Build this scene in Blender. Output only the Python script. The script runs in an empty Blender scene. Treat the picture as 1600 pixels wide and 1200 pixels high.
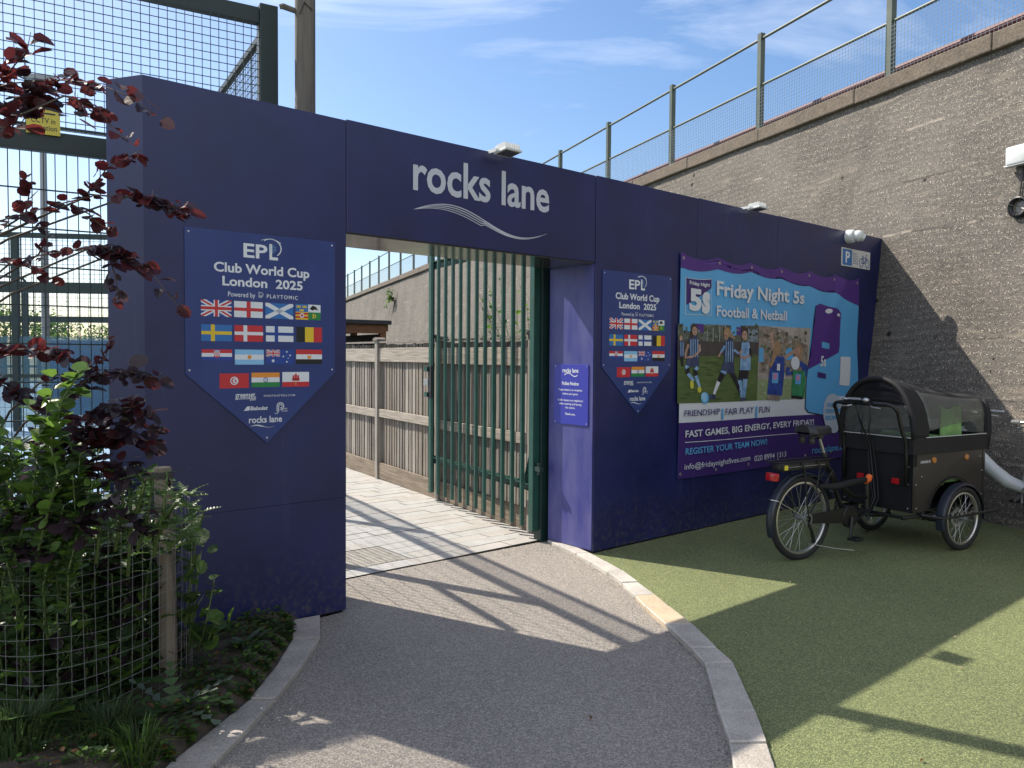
import bpy, bmesh, math, random
from mathutils import Vector as V, Matrix, Quaternion
from mathutils import noise as mnoise
random.seed(7)
sc = bpy.context.scene
COL = sc.collection

# ---------------------------------------------------------------- camera
EYE = V((0, 0, 1.55)); FPX = 1202.0
_p = math.radians(2.0); _r = 0.007
_f = V((0, math.cos(_p), -math.sin(_p))); _x = V((1, 0, 0)); _u = _x.cross(_f)
CU = _u*math.cos(_r) - _x*math.sin(_r); CR = _x*math.cos(_r) + _u*math.sin(_r)
cam = bpy.data.objects.new('camera', bpy.data.cameras.new('camera')); COL.objects.link(cam)
cam.matrix_world = Matrix(((CR.x, CU.x, -_f.x, EYE.x), (CR.y, CU.y, -_f.y, EYE.y), (CR.z, CU.z, -_f.z, EYE.z), (0, 0, 0, 1)))
cam.data.sensor_width = 36; cam.data.lens = 36*FPX/1600
cam.data.clip_start = 0.05; cam.data.clip_end = 3000
sc.camera = cam

# ---------------------------------------------------------------- sky, sun, exposure
SUN_DIR = V((-0.866, 0.5, 1/0.914)).normalized()          # towards the sun
SUN_EL = math.asin(SUN_DIR.z)
w = bpy.data.worlds.new('World'); sc.world = w; w.use_nodes = True
nt = w.node_tree; nt.nodes.clear()
N = nt.nodes.new; LK = nt.links.new
sky = N('ShaderNodeTexSky'); sky.sky_type = 'NISHITA'; sky.sun_disc = False
sky.sun_elevation = SUN_EL; sky.sun_rotation = math.atan2(SUN_DIR.x, SUN_DIR.y)
sky.air_density = 1.0; sky.dust_density = 1.2; sky.ozone_density = 1.6
tc = N('ShaderNodeTexCoord'); mp = N('ShaderNodeMapping'); mp.inputs['Scale'].default_value = (1.2, 3.2, 5.0); mp.inputs['Rotation'].default_value = (0.2, 0.5, 0.6)
nz = N('ShaderNodeTexNoise'); nz.inputs['Scale'].default_value = 1.6; nz.inputs['Detail'].default_value = 8; nz.inputs['Roughness'].default_value = 0.62; nz.inputs['Distortion'].default_value = 0.8
cr = N('ShaderNodeValToRGB'); cr.color_ramp.elements[0].position = 0.52; cr.color_ramp.elements[1].position = 0.80
cr.color_ramp.elements[0].color = (0, 0, 0, 1); cr.color_ramp.elements[1].color = (.25, .25, .25, 1)
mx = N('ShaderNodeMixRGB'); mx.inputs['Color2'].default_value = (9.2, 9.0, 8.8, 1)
bg = N('ShaderNodeBackground'); bg.inputs['Strength'].default_value = 0.12
ow = N('ShaderNodeOutputWorld')
LK(tc.outputs['Generated'], mp.inputs[0]); LK(mp.outputs[0], nz.inputs['Vector']); LK(nz.outputs['Fac'], cr.inputs[0])
# unseen bank of bright cloud, added behind the viewer to lift the shade
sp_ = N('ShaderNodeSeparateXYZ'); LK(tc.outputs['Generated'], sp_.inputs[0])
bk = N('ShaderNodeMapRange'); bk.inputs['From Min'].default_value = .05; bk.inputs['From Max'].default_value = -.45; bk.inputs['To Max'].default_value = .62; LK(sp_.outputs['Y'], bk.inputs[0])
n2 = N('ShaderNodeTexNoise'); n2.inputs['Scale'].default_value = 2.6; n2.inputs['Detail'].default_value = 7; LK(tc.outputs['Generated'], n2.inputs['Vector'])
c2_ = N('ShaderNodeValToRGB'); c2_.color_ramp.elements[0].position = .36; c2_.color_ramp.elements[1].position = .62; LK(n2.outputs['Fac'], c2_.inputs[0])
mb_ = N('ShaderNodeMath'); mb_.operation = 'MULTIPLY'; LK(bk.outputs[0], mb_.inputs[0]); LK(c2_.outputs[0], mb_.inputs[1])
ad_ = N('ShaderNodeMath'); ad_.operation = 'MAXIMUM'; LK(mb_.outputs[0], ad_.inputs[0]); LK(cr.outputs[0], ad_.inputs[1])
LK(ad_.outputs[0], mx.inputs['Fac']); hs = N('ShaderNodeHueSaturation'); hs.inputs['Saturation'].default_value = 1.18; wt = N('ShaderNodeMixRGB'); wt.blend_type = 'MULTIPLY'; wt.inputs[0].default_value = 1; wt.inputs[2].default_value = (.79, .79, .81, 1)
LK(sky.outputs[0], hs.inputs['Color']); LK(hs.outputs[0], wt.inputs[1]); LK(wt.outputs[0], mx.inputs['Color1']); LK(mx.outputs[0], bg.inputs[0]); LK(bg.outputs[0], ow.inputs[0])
sl = bpy.data.lights.new('sun', 'SUN'); sl.energy = 3.8; sl.angle = math.radians(0.5); sl.color = (1, .92, .80)
so = bpy.data.objects.new('sun', sl); COL.objects.link(so); so.rotation_euler = SUN_DIR.to_track_quat('Z', 'Y').to_euler(); so.location = (-20, 12, 30)
sc.view_settings.view_transform = 'Standard'; sc.view_settings.look = 'None'; sc.view_settings.gamma = 1; sc.view_settings.exposure = 0.95
sc.view_settings.use_curve_mapping = False

# ---------------------------------------------------------------- sight lines on planes
def ray(px, py): return _f + CR*((px-800)/FPX) + CU*((600-py)/FPX)
def gnd(px, py, z=0.0):
    d = ray(px, py); return EYE + d*((z-EYE.z)/d.z)
def onp(px, py, P, n):
    d = ray(px, py); return EYE + d*((V(P)-EYE).dot(n)/d.dot(n))
def at(px, py, Y):
    d = ray(px, py); return EYE + d*(Y/d.y)

# ---------------------------------------------------------------- materials
MC = {}
def sh(n, i, v):
    if i in n.inputs: n.inputs[i].default_value = v
def mat(name, col, rough=.55, metal=0, var=.0, scale=8, stretch=(1, 1, 1), bump=0, bscale=60, spec=.5, col2=None, detail=4, trans=0, emit=None, alpha=None, speck=0, speckscale=200, speckcol=(.6, .58, .55), scuff=False):
    if name in MC: return MC[name]
    m = bpy.data.materials.new(name); m.use_nodes = True; t = m.node_tree; t.nodes.clear()
    n = t.nodes.new; lk = t.links.new
    out = n('ShaderNodeOutputMaterial'); b = n('ShaderNodeBsdfPrincipled'); lk(b.outputs[0], out.inputs[0])
    b.inputs['Roughness'].default_value = rough; b.inputs['Metallic'].default_value = metal; sh(b, 'Specular IOR Level', spec)
    b.inputs['Base Color'].default_value = (*col, 1)
    co = n('ShaderNodeTexCoord'); mp = n('ShaderNodeMapping'); mp.inputs['Scale'].default_value = stretch; lk(co.outputs['Object'], mp.inputs[0])
    last = None
    if var or col2:
        z = n('ShaderNodeTexNoise'); z.inputs['Scale'].default_value = scale; z.inputs['Detail'].default_value = detail; z.inputs['Roughness'].default_value = .6
        lk(mp.outputs[0], z.inputs['Vector'])
        r = n('ShaderNodeValToRGB'); r.color_ramp.elements[0].position = .3; r.color_ramp.elements[1].position = .7
        c2 = col2 or tuple(min(1, c*(1+var)) for c in col); c1 = col if col2 else tuple(c*(1-var) for c in col)
        r.color_ramp.elements[0].color = (*c1, 1); r.color_ramp.elements[1].color = (*c2, 1)
        lk(z.outputs['Fac'], r.inputs[0]); last = r.outputs[0]
        rr = n('ShaderNodeMapRange'); rr.inputs['To Min'].default_value = max(0, rough-.08); rr.inputs['To Max'].default_value = min(1, rough+.1)
        lk(z.outputs['Fac'], rr.inputs[0]); lk(rr.outputs[0], b.inputs['Roughness'])
    if speck:
        vo = n('ShaderNodeTexVoronoi'); vo.inputs['Scale'].default_value = speckscale; lk(co.outputs['Object'], vo.inputs['Vector'])
        sp = n('ShaderNodeSeparateColor'); lk(vo.outputs['Color'], sp.inputs[0])
        r2 = n('ShaderNodeValToRGB'); r2.color_ramp.elements[0].position = .0; r2.color_ramp.elements[0].color = (*[c*.45 for c in col], 1)
        r2.color_ramp.elements[1].position = 1; r2.color_ramp.elements[1].color = (*speckcol, 1)
        e = r2.color_ramp.elements.new(.55); e.color = (*col, 1)
        lk(sp.outputs[0], r2.inputs[0])
        mm = n('ShaderNodeMixRGB'); mm.inputs[0].default_value = speck
        if last: lk(last, mm.inputs[1])
        else: mm.inputs[1].default_value = (*col, 1)
        lk(r2.outputs[0], mm.inputs[2]); last = mm.outputs[0]
    if scuff:                                   # pale scratches, drips and dried splashes of mud
        def rmp(f, p0, p1, v):
            r = n('ShaderNodeValToRGB'); r.color_ramp.elements[0].position = p0; r.color_ramp.elements[1].position = p1; r.color_ramp.elements[0].color = (0, 0, 0, 1); r.color_ramp.elements[1].color = (v, v, v, 1); lk(f, r.inputs[0]); return r.outputs[0]
        def nzz(s_, st, det=6):
            z = n('ShaderNodeTexNoise'); z.inputs['Scale'].default_value = s_; z.inputs['Detail'].default_value = det; z.inputs['Roughness'].default_value = .7; q = n('ShaderNodeMapping'); q.inputs['Scale'].default_value = st; lk(co.outputs['Object'], q.inputs[0]); lk(q.outputs[0], z.inputs['Vector']); return z.outputs['Fac']
        def over(f, c_):
            q = n('ShaderNodeMixRGB'); lk(f, q.inputs[0]); lk(last_[0], q.inputs[1]); q.inputs[2].default_value = (*c_, 1); last_[0] = q.outputs[0]
        last_ = [last]
        over(rmp(nzz(7, (1, 1, .12), 8), .60, .78, .35), (.075, .08, .15))          # rain streaks
        over(rmp(nzz(9, (1, 1, 1), 9), .66, .74, .5), (.11, .11, .16))              # scuffs
        sz = n('ShaderNodeSeparateXYZ'); lk(co.outputs['Object'], sz.inputs[0])
        mr = n('ShaderNodeMapRange'); mr.inputs['From Min'].default_value = .5; mr.inputs['From Max'].default_value = .0; mr.inputs['To Min'].default_value = 0; mr.inputs['To Max'].default_value = 1; lk(sz.outputs['Z'], mr.inputs[0])
        ml = n('ShaderNodeMath'); ml.operation = 'MULTIPLY'; lk(mr.outputs[0], ml.inputs[0]); lk(rmp(nzz(22, (1, 1, 1), 8), .48, .70, .8), ml.inputs[1])
        over(ml.outputs[0], (.10, .085, .075)); last = last_[0]                      # mud splashes
    if last: lk(last, b.inputs['Base Color'])
    if bump:
        z2 = n('ShaderNodeTexNoise'); z2.inputs['Scale'].default_value = bscale; z2.inputs['Detail'].default_value = 3; lk(mp.outputs[0], z2.inputs['Vector'])
        bp = n('ShaderNodeBump'); bp.inputs['Strength'].default_value = bump; bp.inputs['Distance'].default_value = .01
        lk(z2.outputs['Fac'], bp.inputs['Height']); lk(bp.outputs[0], b.inputs['Normal'])
    if trans:
        tr = n('ShaderNodeBsdfTranslucent'); 
        if last: lk(last, tr.inputs[0])
        if isinstance(trans, tuple): tr.inputs[0].default_value = (*trans, 1)
        mxs = n('ShaderNodeMixShader'); mxs.inputs[0].default_value = .55
        lk(b.outputs[0], mxs.inputs[1]); lk(tr.outputs[0], mxs.inputs[2]); lk(mxs.outputs[0], out.inputs[0])
    if alpha is not None:
        tp = n('ShaderNodeBsdfTransparent'); tp.inputs[0].default_value = (.9, .93, .92, 1)
        mxs = n('ShaderNodeMixShader'); mxs.inputs[0].default_value = alpha
        lk(tp.outputs[0], mxs.inputs[1]); lk(b.outputs[0], mxs.inputs[2]); lk(mxs.outputs[0], out.inputs[0])
    MC[name] = m; return m

# ---------------------------------------------------------------- mesh builder
class MB:
    def __init__(s): s.v = []; s.f = []; s.m = []; s.mats = []
    def mi(s, m):
        if m not in s.mats: s.mats.append(m)
        return s.mats.index(m)
    def add(s, vs, fs, m):
        k = len(s.v); i = s.mi(m); s.v += [tuple(x) for x in vs]
        for f in fs: s.f.append(tuple(k+j for j in f)); s.m.append(i)
    def box(s, c, d, m, rot=None):
        hx, hy, hz = d[0]/2, d[1]/2, d[2]/2
        vs = [V((x, y, z)) for z in (-hz, hz) for x, y in ((-hx, -hy), (hx, -hy), (hx, hy), (-hx, hy))]
        if rot is not None: vs = [rot @ q for q in vs]
        vs = [q + V(c) for q in vs]
        s.add(vs, [(3, 2, 1, 0), (4, 5, 6, 7), (0, 1, 5, 4), (1, 2, 6, 5), (2, 3, 7, 6), (3, 0, 4, 7)], m)
    def bb(s, a, b, m): s.box([(a[i]+b[i])/2 for i in range(3)], [abs(b[i]-a[i]) for i in range(3)], m)
    def prism(s, pts, ax, lo, hi, m):
        # pts 2d outline, extruded along axis ax ('x','y','z') from lo to hi
        def mk(p, h): return {'x': (h, p[0], p[1]), 'y': (p[0], h, p[1]), 'z': (p[0], p[1], h)}[ax]
        n = len(pts); vs = [mk(p, lo) for p in pts] + [mk(p, hi) for p in pts]
        s.add(vs, [tuple(range(n))[::-1], tuple(range(n, 2*n))] + [(i, (i+1) % n, n+(i+1) % n, n+i) for i in range(n)], m)
    def tube(s, path, r, m, n=8, cap=True):
        path = [V(p) for p in path]; L = len(path); rs = r if isinstance(r, (list, tuple)) else [r]*L
        ts = []
        for i in range(L):
            t = (path[min(i+1, L-1)] - path[max(i-1, 0)]); ts.append(t.normalized() if t.length > 1e-9 else V((0, 0, 1)))
        a = V((0, 0, 1)) if abs(ts[0].z) < .9 else V((1, 0, 0)); u = ts[0].cross(a).normalized(); vs = []
        for i in range(L):
            if i: u = (ts[i-1].rotation_difference(ts[i]) @ u); u = (u - ts[i]*u.dot(ts[i])).normalized()
            w_ = ts[i].cross(u)
            for k in range(n):
                an = 2*math.pi*k/n; vs.append(path[i] + (u*math.cos(an) + w_*math.sin(an))*rs[i])
        fs = [(i*n+k, i*n+(k+1) % n, (i+1)*n+(k+1) % n, (i+1)*n+k) for i in range(L-1) for k in range(n)]
        if cap: fs += [tuple(range(n))[::-1], tuple(range((L-1)*n, L*n))]
        s.add(vs, fs, m)
    def lathe(s, prof, m, c=(0, 0, 0), ax='z', n=20, a0=0, a1=None):
        full = a1 is None; a1 = 2*math.pi if full else a1; P = len(prof); vs = []; nn = n if full else n+1
        for k in range(nn):
            an = a0+(a1-a0)*k/n
            for r, h in prof:
                x, y = r*math.cos(an), r*math.sin(an)
                q = {'z': (x, y, h), 'y': (x, h, y), 'x': (h, x, y)}[ax]
                vs.append(V(q)+V(c))
        fs = []
        for k in range(n):
            k2 = (k+1) % nn
            for j in range(P-1): fs.append((k*P+j, k2*P+j, k2*P+j+1, k*P+j+1))
        s.add(vs, fs, m)
    def grid(s, fn, nu, nv, m, closed=False):
        vs = [fn(i/nu, j/nv) for j in range(nv+1) for i in range(nu+1)]
        s.add(vs, [(j*(nu+1)+i, j*(nu+1)+i+1, (j+1)*(nu+1)+i+1, (j+1)*(nu+1)+i) for j in range(nv) for i in range(nu)], m)
    def ball(s, c, r, m, n=10, k=6):
        rr = r if isinstance(r, (tuple, list)) else (r, r, r)
        s.grid(lambda a, b: (c[0]+rr[0]*math.cos(2*math.pi*a)*math.sin(math.pi*b), c[1]+rr[1]*math.sin(2*math.pi*a)*math.sin(math.pi*b), c[2]-rr[2]*math.cos(math.pi*b)), n, k, m)
    def build(s, name, parent=None, smooth=False, bevel=0, **kw):
        me = bpy.data.meshes.new(name); me.from_pydata(s.v, [], s.f)
        for m in s.mats: me.materials.append(m)
        me.polygons.foreach_set('material_index', s.m)
        if smooth: me.polygons.foreach_set('use_smooth', [True]*len(me.polygons))
        me.validate(); me.update()
        if bevel:
            bm = bmesh.new(); bm.from_mesh(me); bmesh.ops.remove_doubles(bm, verts=bm.verts, dist=1e-5)
            bmesh.ops.recalc_face_normals(bm, faces=bm.faces)
            es = [e for e in bm.edges if len(e.link_faces) == 2 and e.calc_face_angle(0) > .6]
            bmesh.ops.bevel(bm, geom=es, offset=bevel, segments=2, affect='EDGES', clamp_overlap=True, profile=.5)
            bm.to_mesh(me); bm.free()
        if smooth and smooth != True: me.set_sharp_from_angle(angle=smooth)
        o = bpy.data.objects.new(name, me); COL.objects.link(o)
        if parent is not None: o.parent = parent
        for k, v_ in kw.items(): o[k] = v_
        return o
def thing(name, label, cat, loc=(0, 0, 0), rz=0, group=None):
    o = bpy.data.objects.new(name, None); COL.objects.link(o); o.location = loc; o.rotation_euler = (0, 0, rz); o.empty_display_size = .1
    return tag(o, label, cat, group)
def tag(o, label, cat, group=None):
    o['label'] = label; o['category'] = cat
    if group: o['group'] = group
    return o
def copy_tree(o, parent=None):
    c = o.copy(); COL.objects.link(c)
    if parent is not None: c.parent = parent
    for ch in [q for q in bpy.data.objects if q.parent == o]: copy_tree(ch, c)
    return c

# ---------------------------------------------------------------- lettering
_TC = {}
def text2d(body, bold=0.0, space=1.0):
    key = (body, bold, space)
    if key in _TC: return _TC[key]
    cu = bpy.data.curves.new('t', 'FONT'); cu.body = body; cu.offset = bold; cu.space_character = space; cu.resolution_u = 3
    ob = bpy.data.objects.new('t', cu); COL.objects.link(ob)
    dg = bpy.context.evaluated_depsgraph_get(); dg.update(); me = bpy.data.meshes.new_from_object(ob.evaluated_get(dg))
    vs = [(q.co.x, q.co.y) for q in me.vertices]; fs = [tuple(p.vertices) for p in me.polygons]
    bpy.data.objects.remove(ob); bpy.data.curves.remove(cu); bpy.data.meshes.remove(me)
    _TC[key] = (vs, fs); return vs, fs
def put(mb, m, body, a, right, top, fn, bold=0.0, shear=0, space=1.0):
    """text with its baseline starting at a=(u,v), reaching u=right, its tall letters reaching v=top; fn maps (u,v) to a point"""
    vs, fs = text2d(body, bold, space)
    if not vs: return
    x0 = min(p[0] for p in vs); x1 = max(p[0] for p in vs)
    k = (right-a[0])/(x1-x0); h = (top-a[1])/max(p[1] for p in vs)
    mb.add([fn(a[0]+(x-x0)*k+shear*y*h, a[1]+y*h) for x, y in vs], fs, m)
# ================================================================ ground
M_asph = mat('asphalt', (.265, .242, .215), .9, var=.27, scale=.9, detail=10, bump=.7, bscale=190, speck=.6, speckscale=170, speckcol=(.55, .48, .40))
M_kerb = mat('kerb_concrete', (.40, .362, .315), .88, var=.32, scale=4, detail=9, bump=.6, bscale=70, speck=.35, speckscale=160, speckcol=(.55, .52, .48))
M_kerb2 = mat('kerb_pale', (.46, .43, .385), .88, var=.28, scale=4, detail=9, bump=.5, bscale=70, speck=.25, speckscale=160, speckcol=(.6, .58, .54))
M_kerb3 = mat('kerb_buff', (.47, .38, .26), .88, var=.15, scale=7, bump=.3, bscale=120, speck=.25, speckscale=160, speckcol=(.6, .5, .4))
M_pave = mat('paving_stone', (.375, .37, .35), .85, var=.13, scale=5, bump=.15, bscale=90, speck=.2, speckscale=220, speckcol=(.43, .42, .40))
M_pave2 = mat('paving_stone_warm', (.375, .355, .325), .85, var=.13, scale=5, bump=.15, bscale=90, speck=.2, speckscale=220, speckcol=(.43, .41, .38))
M_joint = mat('paving_joint', (.20, .18, .15), .95)
M_soil = mat('soil', (.075, .058, .042), .95, var=.4, scale=14, bump=.8, bscale=40)
M_land = mat('far_ground', (.14, .16, .10), .95, var=.25, scale=.4)
M_court = mat('court_blue', (.17, .28, .40), .8, var=.1, scale=1.2, bump=.1, bscale=80)
M_turf = mat('artificial_turf', (.160, .188, .080), .9, var=.3, scale=1.1, detail=6, bump=1.0, bscale=210, speck=.6, speckscale=200, speckcol=(.45, .48, .20))

PA = V((-0.998, 4.624, 0)); PD = V((.7645, .6446, 0)).normalized(); PN = V((PD.y, -PD.x, 0)); PRZ = math.atan2(PD.y, PD.x)
def pl(t, y, z=0.0): return PA + PD*t - PN*y + V((0, 0, z))            # portal frame -> world (y is behind the face)
def pt(px, py, y=0.0):                                               # sight line -> (t, z) on the portal face
    P = onp(px, py, PA - PN*y, PN); return (P-PA).dot(PD), P.z

g = MB(); S = 900
g.add([(-S, -S, -.06), (S, -S, -.06), (S, S, -.06), (-S, S, -.06)], [(0, 1, 2, 3)], M_land)
g.build('ground', kind='structure')

# path edges, seen on the ground
KLo = [gnd(*q) for q in [(458, 975), (457, 1005), (429, 1052), (390, 1101), (268, 1200)]]
KLi = [gnd(*q) for q in [(500, 967), (500, 1003), (469, 1051), (429, 1101), (336, 1200)]]
KRi = [gnd(*q) for q in [(855, 848), (900, 869), (923, 883), (950, 900), (972, 916), (992, 936), (1008, 954), (1040, 982), (1080, 1020), (1102, 1045), (1123, 1120), (1140, 1170), (1145, 1200)]]
KRo = [gnd(*q) for q in [(870, 845), (921, 868), (947, 882), (973, 897), (997, 915), (1023, 934), (1045, 953), (1083, 983), (1120, 1020), (1145, 1042), (1180, 1120), (1198, 1170), (1208, 1200)]]
def extend(a, b, steps, turn):
    a = list(a); b = list(b); d = (a[-1]-a[-2]).normalized()
    wv = b[-1]-a[-1]; wd = wv.length
    for k in range(steps):
        d = Quaternion((0, 0, 1), turn) @ d; a.append(a[-1]+d*.6)
        sd = V((-d.y, d.x, 0)); sd = sd if sd.dot(wv) > 0 else -sd; b.append(a[-1]+sd*wd)
    return a, b
KLi, KLo = extend(KLi, KLo, 6, .06); KRi, KRo = extend(KRi, KRo, 6, -.03)
# asphalt sheet between the kerbs (under them)
g = MB()
L_ = [pl(-.05, .62)] + [pl(-.02, .0)] + [(a+b)/2 for a, b in zip(KLi, KLo)]
R_ = [pl(2.16, .56)] + [(a+b)/2 for a, b in zip(KRi, KRo)]
def resample(P, n):
    ds = [0]
    for i in range(1, len(P)): ds.append(ds[-1]+(P[i]-P[i-1]).length)
    out = []
    for k in range(n):
        s_ = ds[-1]*k/(n-1); i = max(j for j in range(len(ds)) if ds[j] <= s_+1e-9); i = min(i, len(P)-2)
        f = (s_-ds[i])/(ds[i+1]-ds[i]+1e-9); out.append(P[i].lerp(P[i+1], f))
    return out
Lr = resample(L_, 60); Rr = resample(R_, 60)
g.grid(lambda a, b: Lr[int(round(b*59))].lerp(Rr[int(round(b*59))], a), 24, 59, M_asph)
g.build('asphalt_path', kind='structure')

# kerbs: separate stones with joints
def kerb(name, I, O, mats, h=.028):
    g = MB()
    for i in range(len(I)-1):
        a, b, c, d = I[i], I[i+1], O[i+1], O[i]
        sh_ = .006
        q = [a.lerp(b, sh_), a.lerp(b, 1-sh_*1.5), d.lerp(c, 1-sh_*1.5), d.lerp(c, sh_)]
        hh = h+random.uniform(-.004, .004)
        g.prism([(p.x, p.y) for p in (q if (q[1]-q[0]).cross(q[3]-q[0]).z > 0 else q[::-1])], 'z', -.05, hh, mats(i))
    return g.build(name, bevel=.006, kind='structure')
kerb('kerb_beside_planting', KLi, KLo, lambda i: M_kerb)
kerb('kerb_beside_turf', KRi, KRo, lambda i: M_kerb2 if i < 5 else M_kerb3 if i < 7 else M_kerb)
g = MB()
for I, O in ((KLi, KLo), (KRi, KRo)):
    for i in range(len(I)-1):
        g.add([I[i]+V((0, 0, .007)), I[i+1]+V((0, 0, .007)), O[i+1]+V((0, 0, .007)), O[i]+V((0, 0, .007))], [(0, 1, 2, 3)], M_joint)
g.build('kerb_joint_mortar', kind='structure')

# turf right of the path
T = [pl(2.14, .30, .004)] + [q+V((0, 0, .004)) for q in KRo] + [V((3.2, -3.8, .004)), V((12, -3.8, .004)), V((12, 4, .004)), V((7, 10, .004)), pl(7.3, .3, .004)]
bm = bmesh.new(); bm.faces.new([bm.verts.new(q) for q in T]); bmesh.ops.triangulate(bm, faces=bm.faces[:])
me = bpy.data.meshes.new('artificial_turf'); bm.to_mesh(me); bm.free(); me.materials.append(M_turf)
o = bpy.data.objects.new('turf_ground', me); COL.objects.link(o); o['kind'] = 'structure'
# paving behind the portal: rows of stone setts parallel to it
g = MB(); rw = .165; y0 = .60
_al = V((-1.62, 5.12, 0)); _ad = V((math.sin(math.radians(-32)), math.cos(math.radians(-32)), 0)); _ar = V((.38, 6.60, 0))
g.add([pl(-.75, y0, 0), pl(2.4, y0, 0), _ar+V((.3, 0, 0)), _ar+_ad*20, _al+_ad*20, _al], [(0, 1, 2, 3, 4, 5)], M_joint)
r_ = random.Random(3)
for row in range(95):
    ya = y0+row*rw; x = -.95+r_.uniform(0, .4)
    ledge = -.55 + row*rw*-.05
    while x < 3.6:
        ln = r_.choice([.34, .42, .5, .5]); a, b = x+.003, x+ln-.003
        if (pl(a, ya+rw)-_al).cross(_ad).z < .0 or (pl(a, ya)-_ar).cross(_ad).z > .10:
            x += ln; continue
        if y0+rw*.9 < ya < y0+rw*3.5 and a < .953 and b > .0:
            for a_, b_ in ((a, min(b, -.003)), (max(a, .956), b)):
                if b_-a_ > .02: g.add([pl(a_, ya+.003, .008), pl(b_, ya+.003, .008), pl(b_, ya+rw-.003, .008), pl(a_, ya+rw-.003, .008)], [(0, 1, 2, 3)], M_pave)
        else:
            z = .008+r_.uniform(-.0015, .0015)
            g.add([pl(a, ya+.003, z), pl(b, ya+.003, z), pl(b, ya+rw-.003, z), pl(a, ya+rw-.003, z)], [(0, 1, 2, 3)], M_pave if r_.random() < .7 else M_pave2)
        x += ln
g.build('stone_paving', kind='structure')
M_steel = mat('cover_steel', (.30, .29, .27), .6, metal=.35, var=.25, scale=9, bump=.2, bscale=60)
ic = thing('inspection_cover', 'grey recessed steel inspection cover set in the pale paving', 'cover', pl(.476, y0+rw*2.5, 0), PRZ)
g = MB(); g.bb((-.474, -.245, .001), (.474, .245, .006), M_steel); g.build('frame', ic)
g = MB()
M_cov = mat('cover_plate', (.29, .27, .235), .8, metal=.0, var=.2, scale=12, bump=.2, bscale=90)
for s_ in (-1, 1):
    g.bb((-.455 if s_ < 0 else .005, -.228, .0055), (-.005 if s_ < 0 else .455, .228, .009), M_cov)
rr = random.Random(1)
for i in range(20):
    for j in range(18):
        xx = -.43+i*.045; yy = -.208+j*.0245
        g.box((xx, yy, .0105), (.020, .004, .0015), M_cov, Matrix.Rotation(.8 if (i+j) % 2 else -.8, 3, 'Z'))
g.build('cover_plate', ic)

# ================================================================ portal (navy hoarding with an opening)
M_navy = mat('navy_paint', (.0115, .0165, .088), .36, var=.25, scale=2.0, bump=.035, bscale=5, spec=.6, scuff=True)
M_navyL = mat('navy_paint_scuffed_sunlit', (.030, .036, .21), .45, scale=6, stretch=(1, 1, .35), bump=.05, bscale=20, spec=.5, col2=(.10, .10, .27))  # scuffs, plus a base colour raised to imitate stronger sun on the reveal
M_soff = mat('soffit_laminate', (.042, .042, .044), .13, var=.12, scale=3, spec=.5)
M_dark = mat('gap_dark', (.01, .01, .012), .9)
portal = thing('entrance_portal', 'long navy blue hoarding with a wide gateway opening between its two walls', 'entrance wall', PA, PRZ)
ZT = lambda t: 2.952+.0045*t
g = MB()
foot = [(-1.128, 0), (0, 0), (0, .52), (-1.12, .52), (-1.25, .20)]
g.prism(foot, 'z', .6985, 2.95, M_navy)
o = g.build('pier', portal, bevel=.0012)
g = MB(); g.prism([(-1.1275, .0012), (-.0006, .0012), (-.0006, .52), (-1.12, .52), (-1.249, .202)], 'z', .012, .697, M_navy)
g.build('pier_base', portal, bevel=.0008)
g = MB(); W2 = 2.1425
g.bb((.004, 0, 2.29), (W2-.002, .52, 2.958), M_navy); g.build('lintel', portal, bevel=.004)
g = MB(); g.bb((.001, .012, 2.281), (W2-.001, .518, 2.2895), M_soff); g.build('soffit', portal)
# right column and its scuffed reveal, painted lighter to look sunlit
g = MB(); g.bb((W2+.006, 0, .02), (3.433, .52, 2.962), M_navy); g.build('wall_panel', portal, bevel=.004)
g = MB(); g.bb((W2-.0, .012, .03), (W2+.0055, .512, 2.28), M_navyL); g.build('reveal', portal)
for a, b in ((3.437, 4.737), (4.741, 6.10)):
    g = MB(); g.bb((a, 0, .015), (b, .3, 2.966+.003*(a-3.4)), M_navy); g.build('wall_panel', portal, bevel=.004)
g = MB(); g.prism([(6.104, .015), (6.54, .015), (7.03, 2.98), (6.104, 2.976)], 'y', 0, .3, M_navy); g.build('wall_panel', portal, bevel=.004)
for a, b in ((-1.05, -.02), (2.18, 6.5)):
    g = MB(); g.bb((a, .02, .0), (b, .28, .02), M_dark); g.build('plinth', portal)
# lettering on the lintel
M_let = mat('pale_grey_vinyl', (.52, .54, .60), .45)
g = MB(); F0 = lambda u, v: (u, -.003, v)
t0, zb = pt(645, 287); t1, _ = pt(858, 300); _, zt = pt(776, 272)
zb = 2.615; zt = 2.875
put(g, M_let, 'rocks lane', (t0, zb), t1, 2.845, F0, bold=.02)
g.build('lettering', portal)
def wave(g, m, x0, x1, zc, amp, n=5, y=-.003, th=.006, slope=0, gap=.30):
    for k in range(n):
        f = k/(n-1)
        up = []; lo = []
        for i in range(33):
            s_ = i/32; e = math.sin(math.pi*s_)**.6
            z = zc + amp*math.sin(2*math.pi*(s_*.94+.02))*(1.0-.12*f*e) - f*amp*gap*math.sin(math.pi*s_)*(1 if s_ < .5 else .55) + slope*s_
            hw = th*(1-.10*k)*(.15+.85*e)
            up.append((x0+(x1-x0)*s_, y, z+hw)); lo.append((x0+(x1-x0)*s_, y, z-hw))
        vs = up+lo; g.add(vs, [(i, 33+i, 34+i, i+1) for i in range(32)], m)
g = MB(); wave(g, M_let, pt(645, 336)[0], pt(855, 360)[0], 2.475, .075, 4, th=.0036, gap=.62); g.build('wave_emblem', portal)

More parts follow.
